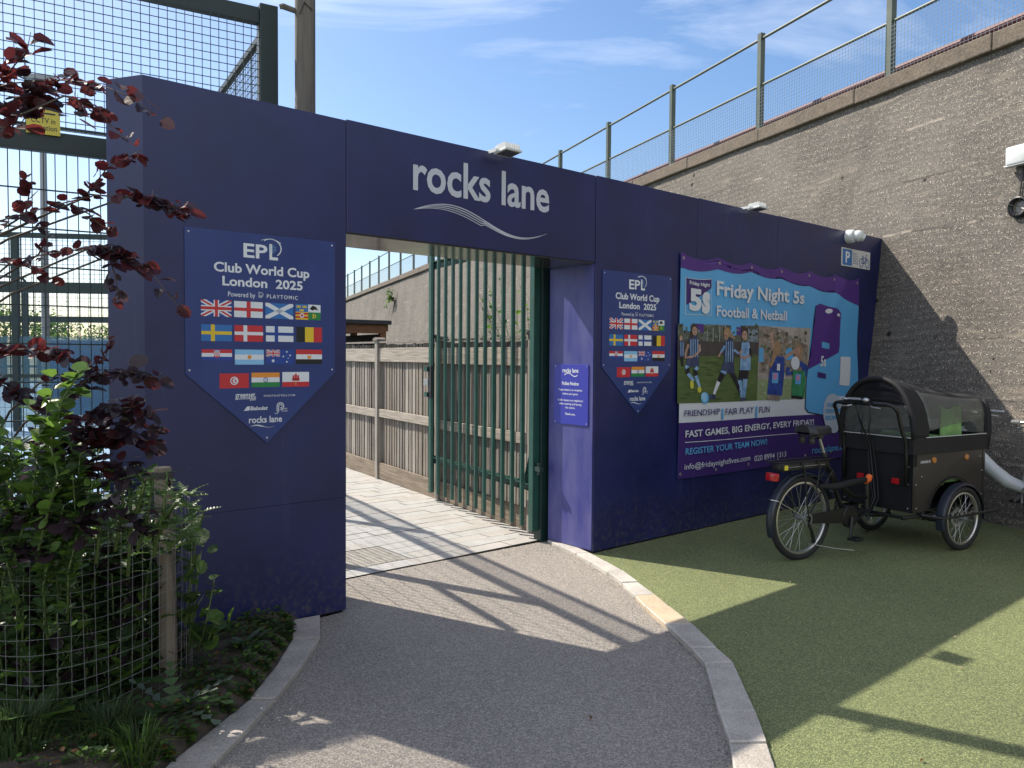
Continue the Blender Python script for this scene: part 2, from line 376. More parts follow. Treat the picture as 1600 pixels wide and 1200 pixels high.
# ================================================================ signs on the portal
def frame_thing(name, label, cat, t, z, y=0.0, group=None):
    o = thing(name, label, cat, pl(t, y, z), PRZ, group); return o
WH = mat('print_white', (.72, .74, .78), .4); RED = mat('print_red', (.55, .03, .04), .4); BLU = mat('print_blue', (.02, .06, .30), .4)
YEL = mat('print_yellow', (.75, .52, .03), .4); LBL = mat('print_sky', (.25, .52, .80), .4); BLK = mat('print_black', (.012, .012, .014), .4)
GRN = mat('print_green', (.02, .22, .06), .4); ORG = mat('print_orange', (.75, .28, .04), .4); MBL = mat('print_midblue', (.03, .16, .45), .4)
SGN = mat('sign_blue', (.024, .046, .185), .3, var=.1, scale=3, spec=.55); SGN2 = mat('sign_bright_blue', (.035, .04, .36), .35, spec=.5)
SCRW = mat('screw_head', (.6, .6, .62), .35, metal=.8)
def c2(crop, s, ox, oy): return crop[0]/s+ox, crop[1]/s+oy
EA = (260, 340); ES = 947/300
e_t0, e_z0 = -.932, 1.059                       # sign frame: left edge, tip
def ep(x, y):
    t, z = pt(x/ES+EA[0], y/ES+EA[1], -.008); return t-e_t0, z-e_z0
def rect(g, m, a, b, y): g.add([(a[0], y, a[1]), (b[0], y, a[1]), (b[0], y, b[1]), (a[0], y, b[1])], [(0, 1, 2, 3)], m)
def disc(g, m, c, r, y, n=14, r0=0, a0=0, a1=2*math.pi, ry=None):
    ry = ry or r; k = ry/r
    A = [a0+(a1-a0)*i/n for i in range(n+1)]
    if r0: 
        vs = [(c[0]+r*math.cos(a), y, c[1]+r*k*math.sin(a)) for a in A]+[(c[0]+r0*math.cos(a), y, c[1]+r0*k*math.sin(a)) for a in A]
        g.add(vs, [(i, i+1, n+2+i, n+1+i) for i in range(n)], m)
    else:
        g.add([(c[0], y, c[1])]+[(c[0]+r*math.cos(a), y, c[1]+r*k*math.sin(a)) for a in A], [(0, i+1, i+2) for i in range(n)], m)
def flag(kind, a, b, y, parent):
    g = MB(); w_ = b[0]-a[0]; h = b[1]-a[1]; lay = [y]
    def R(m, x0, y0_, x1, y1_):
        rect(g, m, (a[0]+x0*w_, a[1]+y0_*h), (a[0]+x1*w_, a[1]+y1_*h), lay[0])
    def P(m, pts): g.add([(a[0]+p*w_, lay[0], a[1]+q*h) for p, q in pts], [tuple(range(len(pts)))], m)
    def up(): lay[0] -= .0005
    def hst(*ms):
        for i, m in enumerate(ms): R(m, 0, 1-(i+1)/len(ms), 1, 1-i/len(ms))
    def diag(m, x0, y0_, x1, y1_, t):
        P(m, [(x0, y0_-t), (x1, y1_-t), (x1, y1_+t), (x0, y0_+t)])
    def union(x0, y0_, x1, y1_):
        W = x1-x0; H = y1_-y0_; f = lambda u, v: (x0+u*W, y0_+v*H)
        R(BLU, x0, y0_, x1, y1_); up()
        for p, q in (((0, 0), (1, 1)), ((0, 1), (1, 0))):
            s_ = 1 if q[1] > p[1] else -1
            P(WH, [f(0, p[1]), f(.16, p[1]), f(1, q[1]-s_*.16), f(1, q[1]), f(.84, q[1]), f(0, p[1]+s_*.16)])
        up()
        for p, q in (((0, 0), (1, 1)), ((0, 1), (1, 0))):
            s_ = 1 if q[1] > p[1] else -1
            P(RED, [f(0, p[1]), f(.06, p[1]), f(1, q[1]-s_*.06), f(1, q[1]), f(.94, q[1]), f(0, p[1]+s_*.06)])
        up(); P(WH, [f(.41, 0), f(.59, 0), f(.59, 1), f(.41, 1)]); P(WH, [f(0, .34), f(.41, .34), f(.41, .66), f(0, .66)]); P(WH, [f(.59, .34), f(1, .34), f(1, .66), f(.59, .66)])
        up(); P(RED, [f(.45, 0), f(.55, 0), f(.55, 1), f(.45, 1)]); P(RED, [f(0, .41), f(.45, .41), f(.45, .59), f(0, .59)]); P(RED, [f(.55, .41), f(1, .41), f(1, .59), f(.55, .59)])
    cc = lambda u, v: (a[0]+u*w_, a[1]+v*h)
    if kind == 'uk': union(0, 0, 1, 1)
    elif kind == 'eng': R(WH, 0, 0, 1, 1); up(); R(RED, .43, 0, .57, 1); R(RED, 0, .4, .43, .6); R(RED, .57, .4, 1, .6)
    elif kind == 'sco':
        R(MBL, 0, 0, 1, 1); up(); P(WH, [(0, 0), (.13, 0), (1, .82), (1, 1), (.87, 1), (0, .18)]); P(WH, [(0, 1), (0, .82), (.87, 0), (1, 0), (1, .18), (.13, 1)])
    elif kind == 'four':
        R(MBL, 0, .5, .5, 1); R(WH, .5, .5, 1, 1); R(YEL, 0, 0, .5, .5); R(GRN, .5, 0, 1, .5); up()
        for u, v in ((.12, .85), (.36, .85), (.24, .62)):
            P(YEL, [(u-.08, v-.08), (u+.08, v-.08), (u+.09, v+.09), (u+.04, v), (u, v+.1), (u-.04, v), (u-.09, v+.09)])
        R(RED, .0, .1, .5, .22); R(RED, 0, .33, .5, .45); disc(g, WH, cc(.25, .27), .09*w_, lay[0]-.0005)
        disc(g, RED, cc(.25, .27), .05*w_, lay[0]-.001)
        P(BLK, [(.55, .72), (.68, .95), (.82, .86), (.9, .62), (.76, .7), (.68, .62)]); disc(g, YEL, cc(.75, .25), .07*w_, lay[0]-.0004, r0=.035*w_); R(YEL, .68, .1, .71, .42)
    elif kind in ('swe', 'den', 'fin'):
        bgm, cm = {'swe': (MBL, YEL), 'den': (RED, WH), 'fin': (WH, BLU)}[kind]
        R(bgm, 0, 0, 1, 1); up(); R(cm, .31, 0, .44, 1); R(cm, 0, .4, .31, .6); R(cm, .44, .4, 1, .6)
    elif kind == 'bel': R(BLK, 0, 0, .333, 1); R(YEL, .333, 0, .667, 1); R(RED, .667, 0, 1, 1)
    elif kind == 'cro':
        hst(RED, WH, BLU); up(); P(RED, [(.4, .82), (.4, .35), (.5, .2), (.6, .35), (.6, .82)]); up()
        for i in range(5):
            for j in range(5):
                if (i+j) % 2: R(WH, .4+.04*i, .37+.09*j, .44+.04*i, .46+.09*j)
        P(LBL, [(.4, .82), (.6, .82), (.6, .95), (.55, .88), (.5, .97), (.45, .88), (.4, .95)])
    elif kind == 'arg': hst(LBL, WH, LBL); up(); disc(g, ORG, cc(.5, .5), .07*w_, lay[0])
    elif kind == 'aus':
        R(BLU, 0, 0, 1, 1); up(); union(0, .5, .5, 1)
        for u, v, s_ in ((.25, .22, .07), (.75, .85, .04), (.75, .15, .04), (.62, .52, .04), (.87, .6, .04), (.8, .4, .025)):
            pts = []
            for k in range(14):
                rr_ = s_ if k % 2 == 0 else s_*.5; an = math.pi/2+k*math.pi/7
                pts.append((a[0]+u*w_+rr_*w_*math.cos(an), lay[0], a[1]+v*h+rr_*w_*math.sin(an)))
            g.add([(a[0]+u*w_, lay[0], a[1]+v*h)]+pts, [(0, k+1, (k+1) % 14+1) for k in range(14)], WH)
    elif kind == 'egy': hst(RED, WH, BLK); up(); P(ORG, [(.44, .36), (.56, .36), (.58, .62), (.5, .55), (.42, .62)])
    elif kind == 'tun':
        R(RED, 0, 0, 1, 1); up(); disc(g, WH, cc(.5, .5), .14*w_, lay[0], 20); up(); disc(g, RED, cc(.5, .5), .105*w_, lay[0], 20); up(); disc(g, WH, cc(.525, .5), .085*w_, lay[0], 20); up()
        pts = [(cc(.535, .5)[0]+(.06 if k % 2 == 0 else .024)*w_*math.cos(k*math.pi/5+math.pi), lay[0], cc(.5, .5)[1]+(.06 if k % 2 == 0 else .024)*w_*math.sin(k*math.pi/5+math.pi)) for k in range(10)]
        g.add([(cc(.535, .5)[0], lay[0], cc(.5, .5)[1])]+pts, [(0, k+1, (k+1) % 10+1) for k in range(10)], RED)
    elif kind == 'ind': hst(ORG, WH, GRN); up(); disc(g, BLU, cc(.5, .5), .085*w_, lay[0], 16, r0=.06*w_); disc(g, BLU, cc(.5, .5), .02*w_, lay[0], 8)
    elif kind == 'gib':
        R(WH, 0, .333, 1, 1); R(RED, 0, 0, 1, .333); up(); R(RED, .36, .4, .64, .6); R(RED, .38, .6, .45, .78); R(RED, .46, .6, .54, .88); R(RED, .55, .6, .62, .78); R(YEL, .49, .1, .51, .42)
        up(); R(BLK, .4, .44, .44, .54); R(BLK, .48, .44, .52, .56); R(BLK, .56, .44, .6, .54)
    g.build('flag', parent, label={'uk': 'red, white and blue union flag', 'eng': 'white flag with a red cross', 'sco': 'blue flag with a white diagonal cross', 'four': 'quartered flag of four emblems', 'swe': 'blue flag with a yellow cross', 'den': 'red flag with a white cross', 'fin': 'white flag with a blue cross', 'bel': 'black, yellow and red upright stripes', 'cro': 'red, white and blue bands with chequered shield', 'arg': 'pale blue and white bands with a sun', 'aus': 'dark blue flag with white stars', 'egy': 'red, white and black bands', 'tun': 'red flag with crescent in a white disc', 'ind': 'orange, white and green bands with a wheel', 'gib': 'white and red flag with a castle'}[kind])

def epl_sign(label, t, z):
    o = frame_thing('tournament_sign', label, 'sign', t, z, -.004, 'pointed tournament signs')
    g = MB(); tl = ep(82, 50); trr = ep(828, 118); ml = ep(96, 775); mr = ep(828, 765)
    W_ = .856; g.prism([(0, .39), (0, 1.157), (W_, 1.163), (W_, .392), (.437, 0)][::-1], 'y', -.004, .003, SGN)
    g.build('panel', o, bevel=.001)
    g = MB()
    for x, zz in ((.02, 1.135), (W_-.02, 1.14), (.02, .41), (W_-.02, .41), (.437, .03)): g.ball((x, -.0045, zz), (.006, .003, .006), SCRW, 8, 4)
    g.build('screws', o)
    y = -.0048; F = lambda u, v: (u, y, v)
    def T(body, bl, right, top, bold=.0, shear=0, space=1, g=None):
        a = ep(*bl); h_ = MB(); put(h_, WH, body, a, ep(*right)[0], ep(*top)[1], F, bold, shear, space); h_.build('lettering', o)
    g = MB()
    # club emblem lettering with its swoosh
    a = ep(380, 193); b = ep(552, 150)
    put(g, WH, 'EP', a, ep(498, 180)[0], ep(380, 125)[1], F, .022)
    put(g, WH, 'L', ep(508, 206), ep(550, 206)[0], ep(508, 130)[1], F, .022)
    cx, cz = ep(512, 150)
    disc(g, WH, (cx+.004, cz+.0), .062, y, 22, r0=.056, a0=-.9, a1=2.3, ry=.052)
    disc(g, WH, (cx-.0, cz+.02), .066, y, 18, r0=.062, a0=.3, a1=2.5, ry=.03)
    for i in range(5):
        for j in range(5):
            if abs(i-2)+abs(j-2) < 4: disc(g, LBL, (cx+.012+.009*(i-2), cz-.004+.009*(j-2)), .0026, y, 6)
    g.build('emblem', o)
    g = MB()
    T('Club World Cup', (234, 262), (705, 290), (234, 215), .026, g=g)
    T('London  2025', (276, 332), (672, 352), (276, 286), .026, g=g)
    T('Powered by', (304, 388), (438, 390), (304, 364), .004, g=g)
    T('PLAYTOMIC', (495, 397), (648, 400), (495, 378), .008, space=1.25, g=g)
    q = ep(456, 396); disc(g, WH, (q[0]+.012, q[1]+.018), .013, y, 14, r0=.0105, a0=-2.2, a1=2.2); rect(g, WH, (q[0]-.001, q[1]), (q[0]+.002, q[1]+.034), y); disc(g, WH, (q[0]+.012, q[1]+.008), .007, y, 10, r0=.0045)
    T('greenset.', (340, 890), (442, 890), (340, 866), .012, g=g); T('padel', (412, 902), (440, 902), (412, 892), .006, g=g)
    q = ep(340, 893); rect(g, WH, (q[0], q[1]-.004), (ep(442, 893)[0], q[1]-.001), y)
    T('SPORTSHOTELS.COM', (480, 884), (634, 884), (480, 875), .006, space=1.2, g=g)
    T('Babolat', (414, 950), (498, 950), (414, 932), .024, .22, g=g)
    for k in range(2):
        q = ep(380, 953-k*10); q2 = ep(412, 953-k*10); g.add([(q[0]+k*.008, y, q[1]), (q2[0]-.006, y, q[1]), (q2[0]+.004, y, q[1]+.012), (q[0]+.016+k*.006, y, q[1]+.012)], [(0, 1, 2, 3)], WH)
    q = ep(562, 930); disc(g, WH, q, .022, y, 18, r0=.017, a0=-1.6, a1=3.14); disc(g, WH, q, .012, y, 18, r0=.008, a0=-1.6, a1=3.14)
    for dx in (-.0195, -.010): rect(g, WH, (q[0]+dx-.0022, q[1]-.03), (q[0]+dx+.0022, q[1]), y)
    disc(g, WH, (q[0]-.024, q[1]-.03), .013, y, 10, r0=.010, a0=-2.5, a1=0)
    T('PADEL', (568, 946), (598, 946), (568, 939), .006, g=g); T('SOCIAL', (568, 957), (598, 957), (568, 950), .006, g=g)
    T('rocks lane', (407, 1014), (570, 1005), (407, 982), .018, g=g)
    g.build('partner_emblem', o)
    g = MB(); p_, q_ = ep(412, 1032), ep(535, 1032); wave(g, WH, p_[0], q_[0], p_[1], .008, 2, y, .0022); g.build('wave_emblem', o)
    for kind, bl, tr in (('uk', (170, 485), (320, 410)), ('eng', (334, 490), (475, 418)), ('sco', (488, 497), (625, 427)), ('four', (637, 502), (760, 432)),
                         ('swe', (172, 608), (322, 530)), ('den', (336, 610), (476, 534)), ('fin', (491, 611), (626, 539)), ('bel', (641, 613), (767, 543)),
                         ('cro', (174, 704), (323, 651)), ('arg', (338, 725), (480, 652)), ('aus', (491, 722), (626, 652)), ('egy', (640, 722), (767, 652)),
                         ('tun', (262, 843), (406, 768)), ('ind', (420, 837), (558, 764)), ('gib', (572, 835), (703, 761))):
        flag(kind, ep(*bl), ep(*tr), -.0046, o)
    return o
s1 = epl_sign('pointed blue tournament sign with flags, on the pier left of the gateway opening', e_t0, e_z0)
s2 = copy_tree(s1); s2['label'] = 'pointed blue tournament sign with flags, beside the football banner'; s2.location = pl(2.222, -.004, 1.083)

# polite notice on the reveal (faces -x of the portal frame)
o = thing('polite_notice', 'bright blue polite notice sign on the side of the gateway', 'sign', pl(W2-.001, .255, 1.01), PRZ)
# local: x out of reveal = -x ; width along y
g = MB(); g.bb((-.006, -.20, 0), (0, .19, .485), SGN2); g.build('panel', o, bevel=.001)
g = MB()
for yy in (-.185, .175):
    for zz in (.015, .47): g.ball((-.0065, yy, zz), (.003, .005, .005), SCRW, 8, 4)
g.build('screws', o)
g = MB(); FR = lambda u, v: (-.0068, -u, v)
def TN(body, u0, u1, z0_, z1_, b=.01):
    h_ = MB(); put(h_, WH, body, (u0, z0_), u1, z1_, FR, b); h_.build('lettering', o)
TN('rocks lane', -.09, .09, .42, .455, .02)
TN('Polite Notice', -.095, .095, .318, .345, .022)
TN('Please check in at reception', -.135, .135, .272, .288, .012); TN('before your game.', -.085, .09, .240, .256, .012)
TN('Kindly respect our neighbours', -.145, .145, .188, .204, .012); TN('when entering and leaving', -.128, .128, .158, .174, .012); TN('the centre.', -.055, .055, .128, .144, .012)
TN('Thank you.', -.06, .06, .076, .093, .018)
g = MB()
for i in range(20):
    s_ = i/20; s2_ = (i+1)/20; f = lambda s: .402+.013*math.sin(2*math.pi*s-.3)
    h = .0035
    g.add([FR(-.07+.15*s_, f(s_)-h), FR(-.07+.15*s2_, f(s2_)-h), FR(-.07+.15*s2_, f(s2_)+h), FR(-.07+.15*s_, f(s_)+h)], [(0, 1, 2, 3)], WH)
g.build('wave_emblem', o)

# cycle parking sign
PX0, PZ0 = 6.03, 2.585
o = frame_thing('cycle_parking_sign', 'small white cycle parking sign with a P and a bicycle', 'sign', PX0, PZ0, -.003)
PW, PH = .67, .20
g = MB(); g.prism([(0, 0), (PW, 0), (PW, PH), (0, PH)][::-1], 'y', -.004, .002, mat('sign_white', (.62, .62, .6), .4)); g.build('panel', o, bevel=.001)
g = MB(); rect(g, MBL, (.02, .012), (.235, PH-.012), -.0046); g.build('blue_square', o)
g = MB(); F = lambda u, v: (u, -.0052, v); put(g, WH, 'P', (.085, .045), .185, .165, F, .03); g.build('lettering', o); g = MB()
for i, tx in enumerate(('Bicycles', 'only to be', 'attached to', 'railings at', 'owners risk')): put(g, BLU, tx, (.25, .145-.026*i), .25+.012*len(tx), .162-.026*i, F, .004)
g.build('lettering', o)
g = MB()
for x in (.455, .60): disc(g, BLU, (x, .065), .052, -.0048, 20, r0=.042)
def seg(p, q, h=.005):
    d_ = V((q[0]-p[0], q[1]-p[1])).normalized(); n_ = (-d_.y*h, d_.x*h)
    g.add([(p[0]-n_[0], -.0052, p[1]-n_[1]), (q[0]-n_[0], -.0052, q[1]-n_[1]), (q[0]+n_[0], -.0052, q[1]+n_[1]), (p[0]+n_[0], -.0052, p[1]+n_[1])], [(0, 1, 2, 3)], BLU)
for p, q in (((.455, .065), (.49, .125)), ((.49, .125), (.575, .125)), ((.575, .125), (.525, .06)), ((.525, .06), (.455, .065)), ((.49, .14), (.525, .06)), ((.565, .155), (.60, .065)), ((.47, .142), (.505, .142)), ((.565, .155), (.59, .165))): seg(p, q)
g.build('bicycle_symbol', o)
# ================================================================ football banner (vinyl, laced flat on the hoarding)
BT0, BT1, BZ0, BZ1 = 3.186, 6.42, .487, 2.472
bn = frame_thing('football_banner', 'large blue and purple football banner hung on the navy hoarding', 'banner', BT0, BZ0)
def bmap(t, z, k=0):
    u = (t-BT0)/(BT1-BT0); v = (z-BZ0)/(BZ1-BZ0)
    top = max(0, v-.55)/.45; right = max(0, u-.6)/.4
    eye = abs(math.sin(math.pi*u*6))
    y = .014 + .012*top*eye*math.sin(9*u+3*v)**2 + .018*right*(math.sin(7*v+5*u)**2)*(.4+.6*math.sin(math.pi*v)) + .006*math.sin(11*u+4*v)*math.sin(6*v)
    d1 = (u-.86)-(v-.9)*.35; y += .022*math.exp(-(d1/.03)**2)*max(0, v-.35)
    d2 = (v-.16)+(u-.7)*.9; y += .010*math.exp(-(d2/.03)**2)*max(0, u-.4)
    zz = z - .045*top**3*eye*(1 if u > .03 else u/.03) - .004*math.sin(9*u)*(1-v)
    return (t-BT0, -max(.004, y)-.0016*k, zz-BZ0)
def b6(x, y): return pt(x/4.706+1030, y/4.706+370, -.02)
def b7(x, y): return pt(x/4.706+1030, y/4.706+520, -.02)
def bpoly(g, m, pts, k, cell=.035):
    bm = bmesh.new(); f = bm.faces.new([bm.verts.new((p[0], 0, p[1])) for p in pts]); bmesh.ops.triangulate(bm, faces=[f])
    ts = [p[0] for p in pts]; zs = [p[1] for p in pts]
    for lo, hi, no in ((min(ts), max(ts), (1, 0, 0)), (min(zs), max(zs), (0, 0, 1))):
        x = math.floor(lo/cell)*cell+cell
        while x < hi-1e-4:
            bmesh.ops.bisect_plane(bm, geom=bm.verts[:]+bm.edges[:]+bm.faces[:], plane_co=(x*no[0], 0, x*no[2]), plane_no=no, dist=1e-6); x += cell
    bm.verts.index_update()
    g.add([bmap(v.co.x, v.co.z, k) for v in bm.verts], [tuple(v.index for v in f.verts) for f in bm.faces], m); bm.free()
def oval(c, rx, ry, fn=b6, n=16): return [fn(c[0]+rx*math.cos(2*math.pi*i/n), c[1]+ry*math.sin(2*math.pi*i/n)) for i in range(n)]
B_blue = mat('banner_blue', (.10, .36, .66), .45, var=.05, scale=2); B_pur = mat('banner_purple', (.075, .025, .20), .42, var=.08, scale=2)
B_pur2 = mat('banner_violet', (.05, .022, .15), .42); B_wh = mat('banner_white', (.62, .64, .68), .45)
B_back = mat('banner_back', (.5, .5, .52), .6)
g = MB(); bpoly(g, B_blue, [(BT0, BZ0+.012), (BT1, BZ0-.025), (BT1, BZ1), (BT0, BZ1-.006)], 0)
g.build('vinyl_sheet', bn, smooth=True)
g = MB()
cur = [(150, 226), (400, 235), (560, 246), (700, 258), (850, 274), (1000, 302), (1150, 348), (1300, 412), (1448, 505)]
bpoly(g, B_pur, [(BT0, BZ1-.006), (BT0, b6(150, 226)[1])]+[b6(*q) for q in cur[1:-1]]+[(BT1, b6(1446, 505)[1]), (BT1, BZ1)], 1)
zl = b7(130, 664)[1]; zr = b7(1400, 585)[1]
bpoly(g, B_pur2, [(BT0, BZ0+.012), (BT1, BZ0-.025), (BT1, zr), (BT0, zl)], 1)
bpoly(g, B_wh, [(BT0, zl), (BT1, zr), (BT1, b7(1400, 462)[1]), (BT0, b7(130, 520)[1])], 1)
# crest square
bpoly(g, B_wh, [b6(192, 568), b6(385, 576), b6(384, 298), b6(196, 290)], 1); bpoly(g, B_blue, [b6(195, 564), b6(382, 572), b6(381, 302), b6(199, 294)], 2)
bpoly(g, B_pur2, [b6(199, 500), b6(199, 294), b6(381, 302), b6(381, 370)], 3)
g.build('colour_blocks', bn, smooth=True)
# printed photographs
P_tree = mat('photo_trees', (.035, .045, .03), .5, scale=14, col2=(.14, .15, .13)); P_wall = mat('photo_wall', (.06, .05, .05), .5, var=.2, scale=9)
P_gr = mat('photo_grass', (.055, .10, .025), .5, scale=4, stretch=(1, 1, 4), col2=(.11, .15, .05)); P_gr2 = mat('photo_pale_grass', (.24, .30, .15), .5, var=.15, scale=6)
P_sky = mat('photo_winter_sky', (.26, .21, .17), .5, scale=5, col2=(.50, .47, .45)); P_skin = mat('photo_skin', (.30, .16, .11), .5, scale=26, col2=(.52, .33, .25)); P_hair = mat('photo_hair', (.02, .014, .012), .5, scale=40, col2=(.08, .05, .04)); P_bl = mat('photo_blond', (.32, .20, .11), .5, var=.3, scale=40)
P_nav = mat('photo_navy', (.018, .022, .06), .5, scale=18, col2=(.06, .075, .17)); P_lb = mat('photo_kit', (.10, .22, .42), .5, scale=16, col2=(.30, .46, .68)); P_blk = mat('photo_black', (.012, .012, .018), .5); P_roy = mat('photo_royal', (.012, .03, .16), .5, scale=14, col2=(.03, .08, .36)); P_bib = mat('photo_bib', (.015, .12, .05), .5, scale=14, col2=(.05, .30, .13)); P_yel = mat('photo_boot', (.55, .52, .06), .5); P_pk = mat('photo_patch', (.5, .22, .38), .5)
P_tr2 = mat('photo_bare_trees', (.14, .10, .075), .5, scale=12, col2=(.33, .28, .23))
g = MB()
def quad6(m, k, *q): bpoly(g, m, [b6(*p) for p in q], k)
quad6(P_tree, 2, (140, 640), (140, 790), (735, 790), (738, 655)); quad6(P_wall, 3, (138, 760), (136, 905), (730, 880), (734, 775))
quad6(P_gr, 3, (136, 880), (130, 1226), (722, 1204), (730, 866))
for q in (((178, 632), (178, 692), (325, 700), (325, 640)), ((525, 645), (525, 725), (602, 730), (602, 650))): quad6(B_blue, 3, *q)
for q in (((270, 636), (268, 700), (325, 702), (325, 640)), ((565, 660), (565, 725), (602, 728), (602, 664))): quad6(B_pur, 4, *q)
quad6(mat('photo_shed', (.20, .24, .30), .5, var=.2, scale=20), 3, (655, 680), (655, 770), (725, 775), (725, 685))
for x in (350, 392, 440, 480, 640): quad6(P_wh if False else mat('photo_post', (.3, .31, .3), .5), 3, (x, 640), (x, 770), (x+6, 770), (x+6, 640))
quad6(P_sky, 2, (738, 655), (722, 1204), (1085, 1192), (1112, 672))
quad6(P_tr2, 3, (738, 655), (735, 1000), (1090, 1000), (1092, 800), (980, 740), (900, 680), (820, 660)); quad6(P_gr2, 3, (728, 1050), (722, 1204), (1085, 1192), (1090, 1040))
for q in (((735, 815), (733, 920), (768, 922), (768, 818)), ((930, 818), (930, 905), (985, 905), (985, 820))): quad6(B_blue, 4, *q)
rp = random.Random(8); Fol = [mat('photo_leaf_a', (.02, .03, .018), .5), mat('photo_leaf_b', (.10, .13, .06), .5), mat('photo_leaf_c', (.22, .24, .20), .5), mat('photo_leaf_d', (.30, .22, .14), .5), mat('photo_leaf_e', (.10, .07, .05), .5)]
def blob(m, k, x, y, rx, ry):
    n_ = 7; a0_ = rp.uniform(0, 6); bpoly(g, m, [b6(x+rx*rp.uniform(.6, 1.2)*math.cos(a0_+2*math.pi*i/n_), y+ry*rp.uniform(.6, 1.2)*math.sin(a0_+2*math.pi*i/n_)) for i in range(n_)], k, .07)
for i in range(90): blob(rp.choice(Fol[:3]), 4, rp.uniform(150, 725), rp.uniform(650, 765), rp.uniform(4, 16), rp.uniform(4, 14))
for i in range(110): blob(rp.choice(Fol[1:]+[P_sky]), 4, rp.uniform(748, 1080), rp.uniform(690, 1030), rp.uniform(4, 17), rp.uniform(5, 20))
G_ = [mat('photo_turf_dark', (.035, .065, .018), .5), mat('photo_turf_light', (.13, .18, .06), .5)]
for i in range(60):
    y = rp.uniform(890, 1195); blob(G_[0] if rp.random() < .5 else G_[1], 4, rp.uniform(175, 690), y, rp.uniform(15, 38), rp.uniform(2, 6))
for x, y, rx in ((330, 1216, 36), (270, 1128, 40), (420, 1190, 50), (620, 1196, 42), (225, 1100, 26)): blob(G_[0], 4, x, min(y, 1196), rx, 6)
for i in range(26): blob(mat('photo_pale_turf', (.34, .40, .24), .5), 4, rp.uniform(745, 1065), rp.uniform(1070, 1180), rp.uniform(12, 20), rp.uniform(2, 6))
g.build('printed_photograph', bn, smooth=True)
g = MB()
def limb(m, k, *pts):
    # pts: (x,y,half width)
    L = []; R = []
    for i, (x, y, w_) in enumerate(pts):
        a = pts[max(i-1, 0)]; b = pts[min(i+1, len(pts)-1)]; d_ = math.hypot(b[0]-a[0], b[1]-a[1]) or 1
        nx, ny = -(b[1]-a[1])/d_, (b[0]-a[0])/d_
        L.append(b6(x+nx*w_, y+ny*w_)); R.append(b6(x-nx*w_, y-ny*w_))
    for i in range(len(pts)-1): bpoly(g, m, [L[i], L[i+1], R[i+1], R[i]], k, .07)
def ov(m, k, c, rx, ry): bpoly(g, m, oval(c, rx, ry), k, .07)
def stripes(k, x0, x1, y0, y1, n, m):
    for i in range(n):
        x = x0+(x1-x0)*(i+.3)/n; wdt = (x1-x0)/n*.4; limb(m, k, (x+wdt/2, y0, wdt/2), (x+wdt/2, y1, wdt/2))
# far child
ov(P_skin, 5, (160, 745), 11, 20); limb(P_nav, 5, (162, 765, 16), (168, 885, 18)); stripes(6, 150, 182, 770, 875, 3, P_lb); limb(P_blk, 5, (165, 885, 12), (170, 955, 7))
g.build('printed_player', bn, smooth=True); g = MB()
# running girl
limb(P_hair, 5, (240, 690, 14), (238, 760, 8)); ov(P_hair, 5, (253, 668), 25, 34); ov(P_skin, 6, (258, 692), 18, 33); [ov(P_blk, 7, (x_, 684), 3, 3) for x_ in (252, 266)]; ov(P_blk, 7, (259, 708), 6, 2.5)
limb(P_nav, 5, (215, 760, 8), (250, 742, 30), (255, 800, 38), (255, 890, 36)); stripes(6, 222, 288, 752, 885, 4, P_lb)
limb(P_skin, 7, (212, 790, 9), (192, 850, 8), (190, 890, 8), (225, 880, 7)); limb(P_skin, 7, (290, 790, 9), (296, 835, 8), (262, 870, 7), (225, 888, 7))
limb(P_nav, 6, (245, 880, 42), (242, 955, 48)); limb(P_lb, 7, (190, 945, 6), (205, 965, 16)); limb(P_lb, 7, (262, 960, 16), (280, 975, 12))
limb(P_blk, 5, (205, 960, 17), (208, 1010, 14)); limb(P_lb, 5, (210, 1005, 14), (250, 1060, 11)); limb(P_blk, 5, (262, 970, 16), (268, 1020, 14)); limb(P_lb, 5, (268, 1020, 13), (295, 1105, 9))
ov(P_yel, 6, (236, 1085), 14, 32); ov(P_yel, 6, (292, 1122), 15, 22)
g.build('printed_player', bn, smooth=True); g = MB()
# striking child
limb(P_bl, 5, (520, 715, 10), (545, 745, 9), (556, 740, 5)); ov(P_bl, 5, (496, 700), 27, 36); ov(P_skin, 6, (488, 728), 17, 28); [ov(P_blk, 7, (x_, 726), 3, 2.4) for x_ in (480, 492)]
limb(P_nav, 5, (478, 775, 10), (510, 758, 30), (512, 830, 36), (512, 925, 34)); stripes(6, 480, 545, 770, 920, 4, P_lb)
limb(P_lb, 7, (478, 800, 10), (450, 850, 8)); limb(P_skin, 7, (450, 850, 7), (432, 880, 7)); limb(P_lb, 7, (545, 830, 9), (585, 860, 8)); limb(P_skin, 7, (585, 860, 7), (605, 830, 7))
limb(P_nav, 6, (510, 920, 38), (500, 1000, 52)); limb(P_lb, 7, (450, 985, 7), (490, 1000, 12)); limb(P_blk, 5, (470, 1000, 22), (440, 1065, 15)); limb(B_wh, 5, (438, 1060, 14), (402, 1155, 9)); ov(P_nav, 6, (388, 1175), 26, 18)
limb(P_blk, 5, (535, 1000, 18), (575, 1080, 14)); limb(P_blk, 5, (575, 1080, 13), (600, 1160, 9))
g.build('printed_player', bn, smooth=True); g = MB()
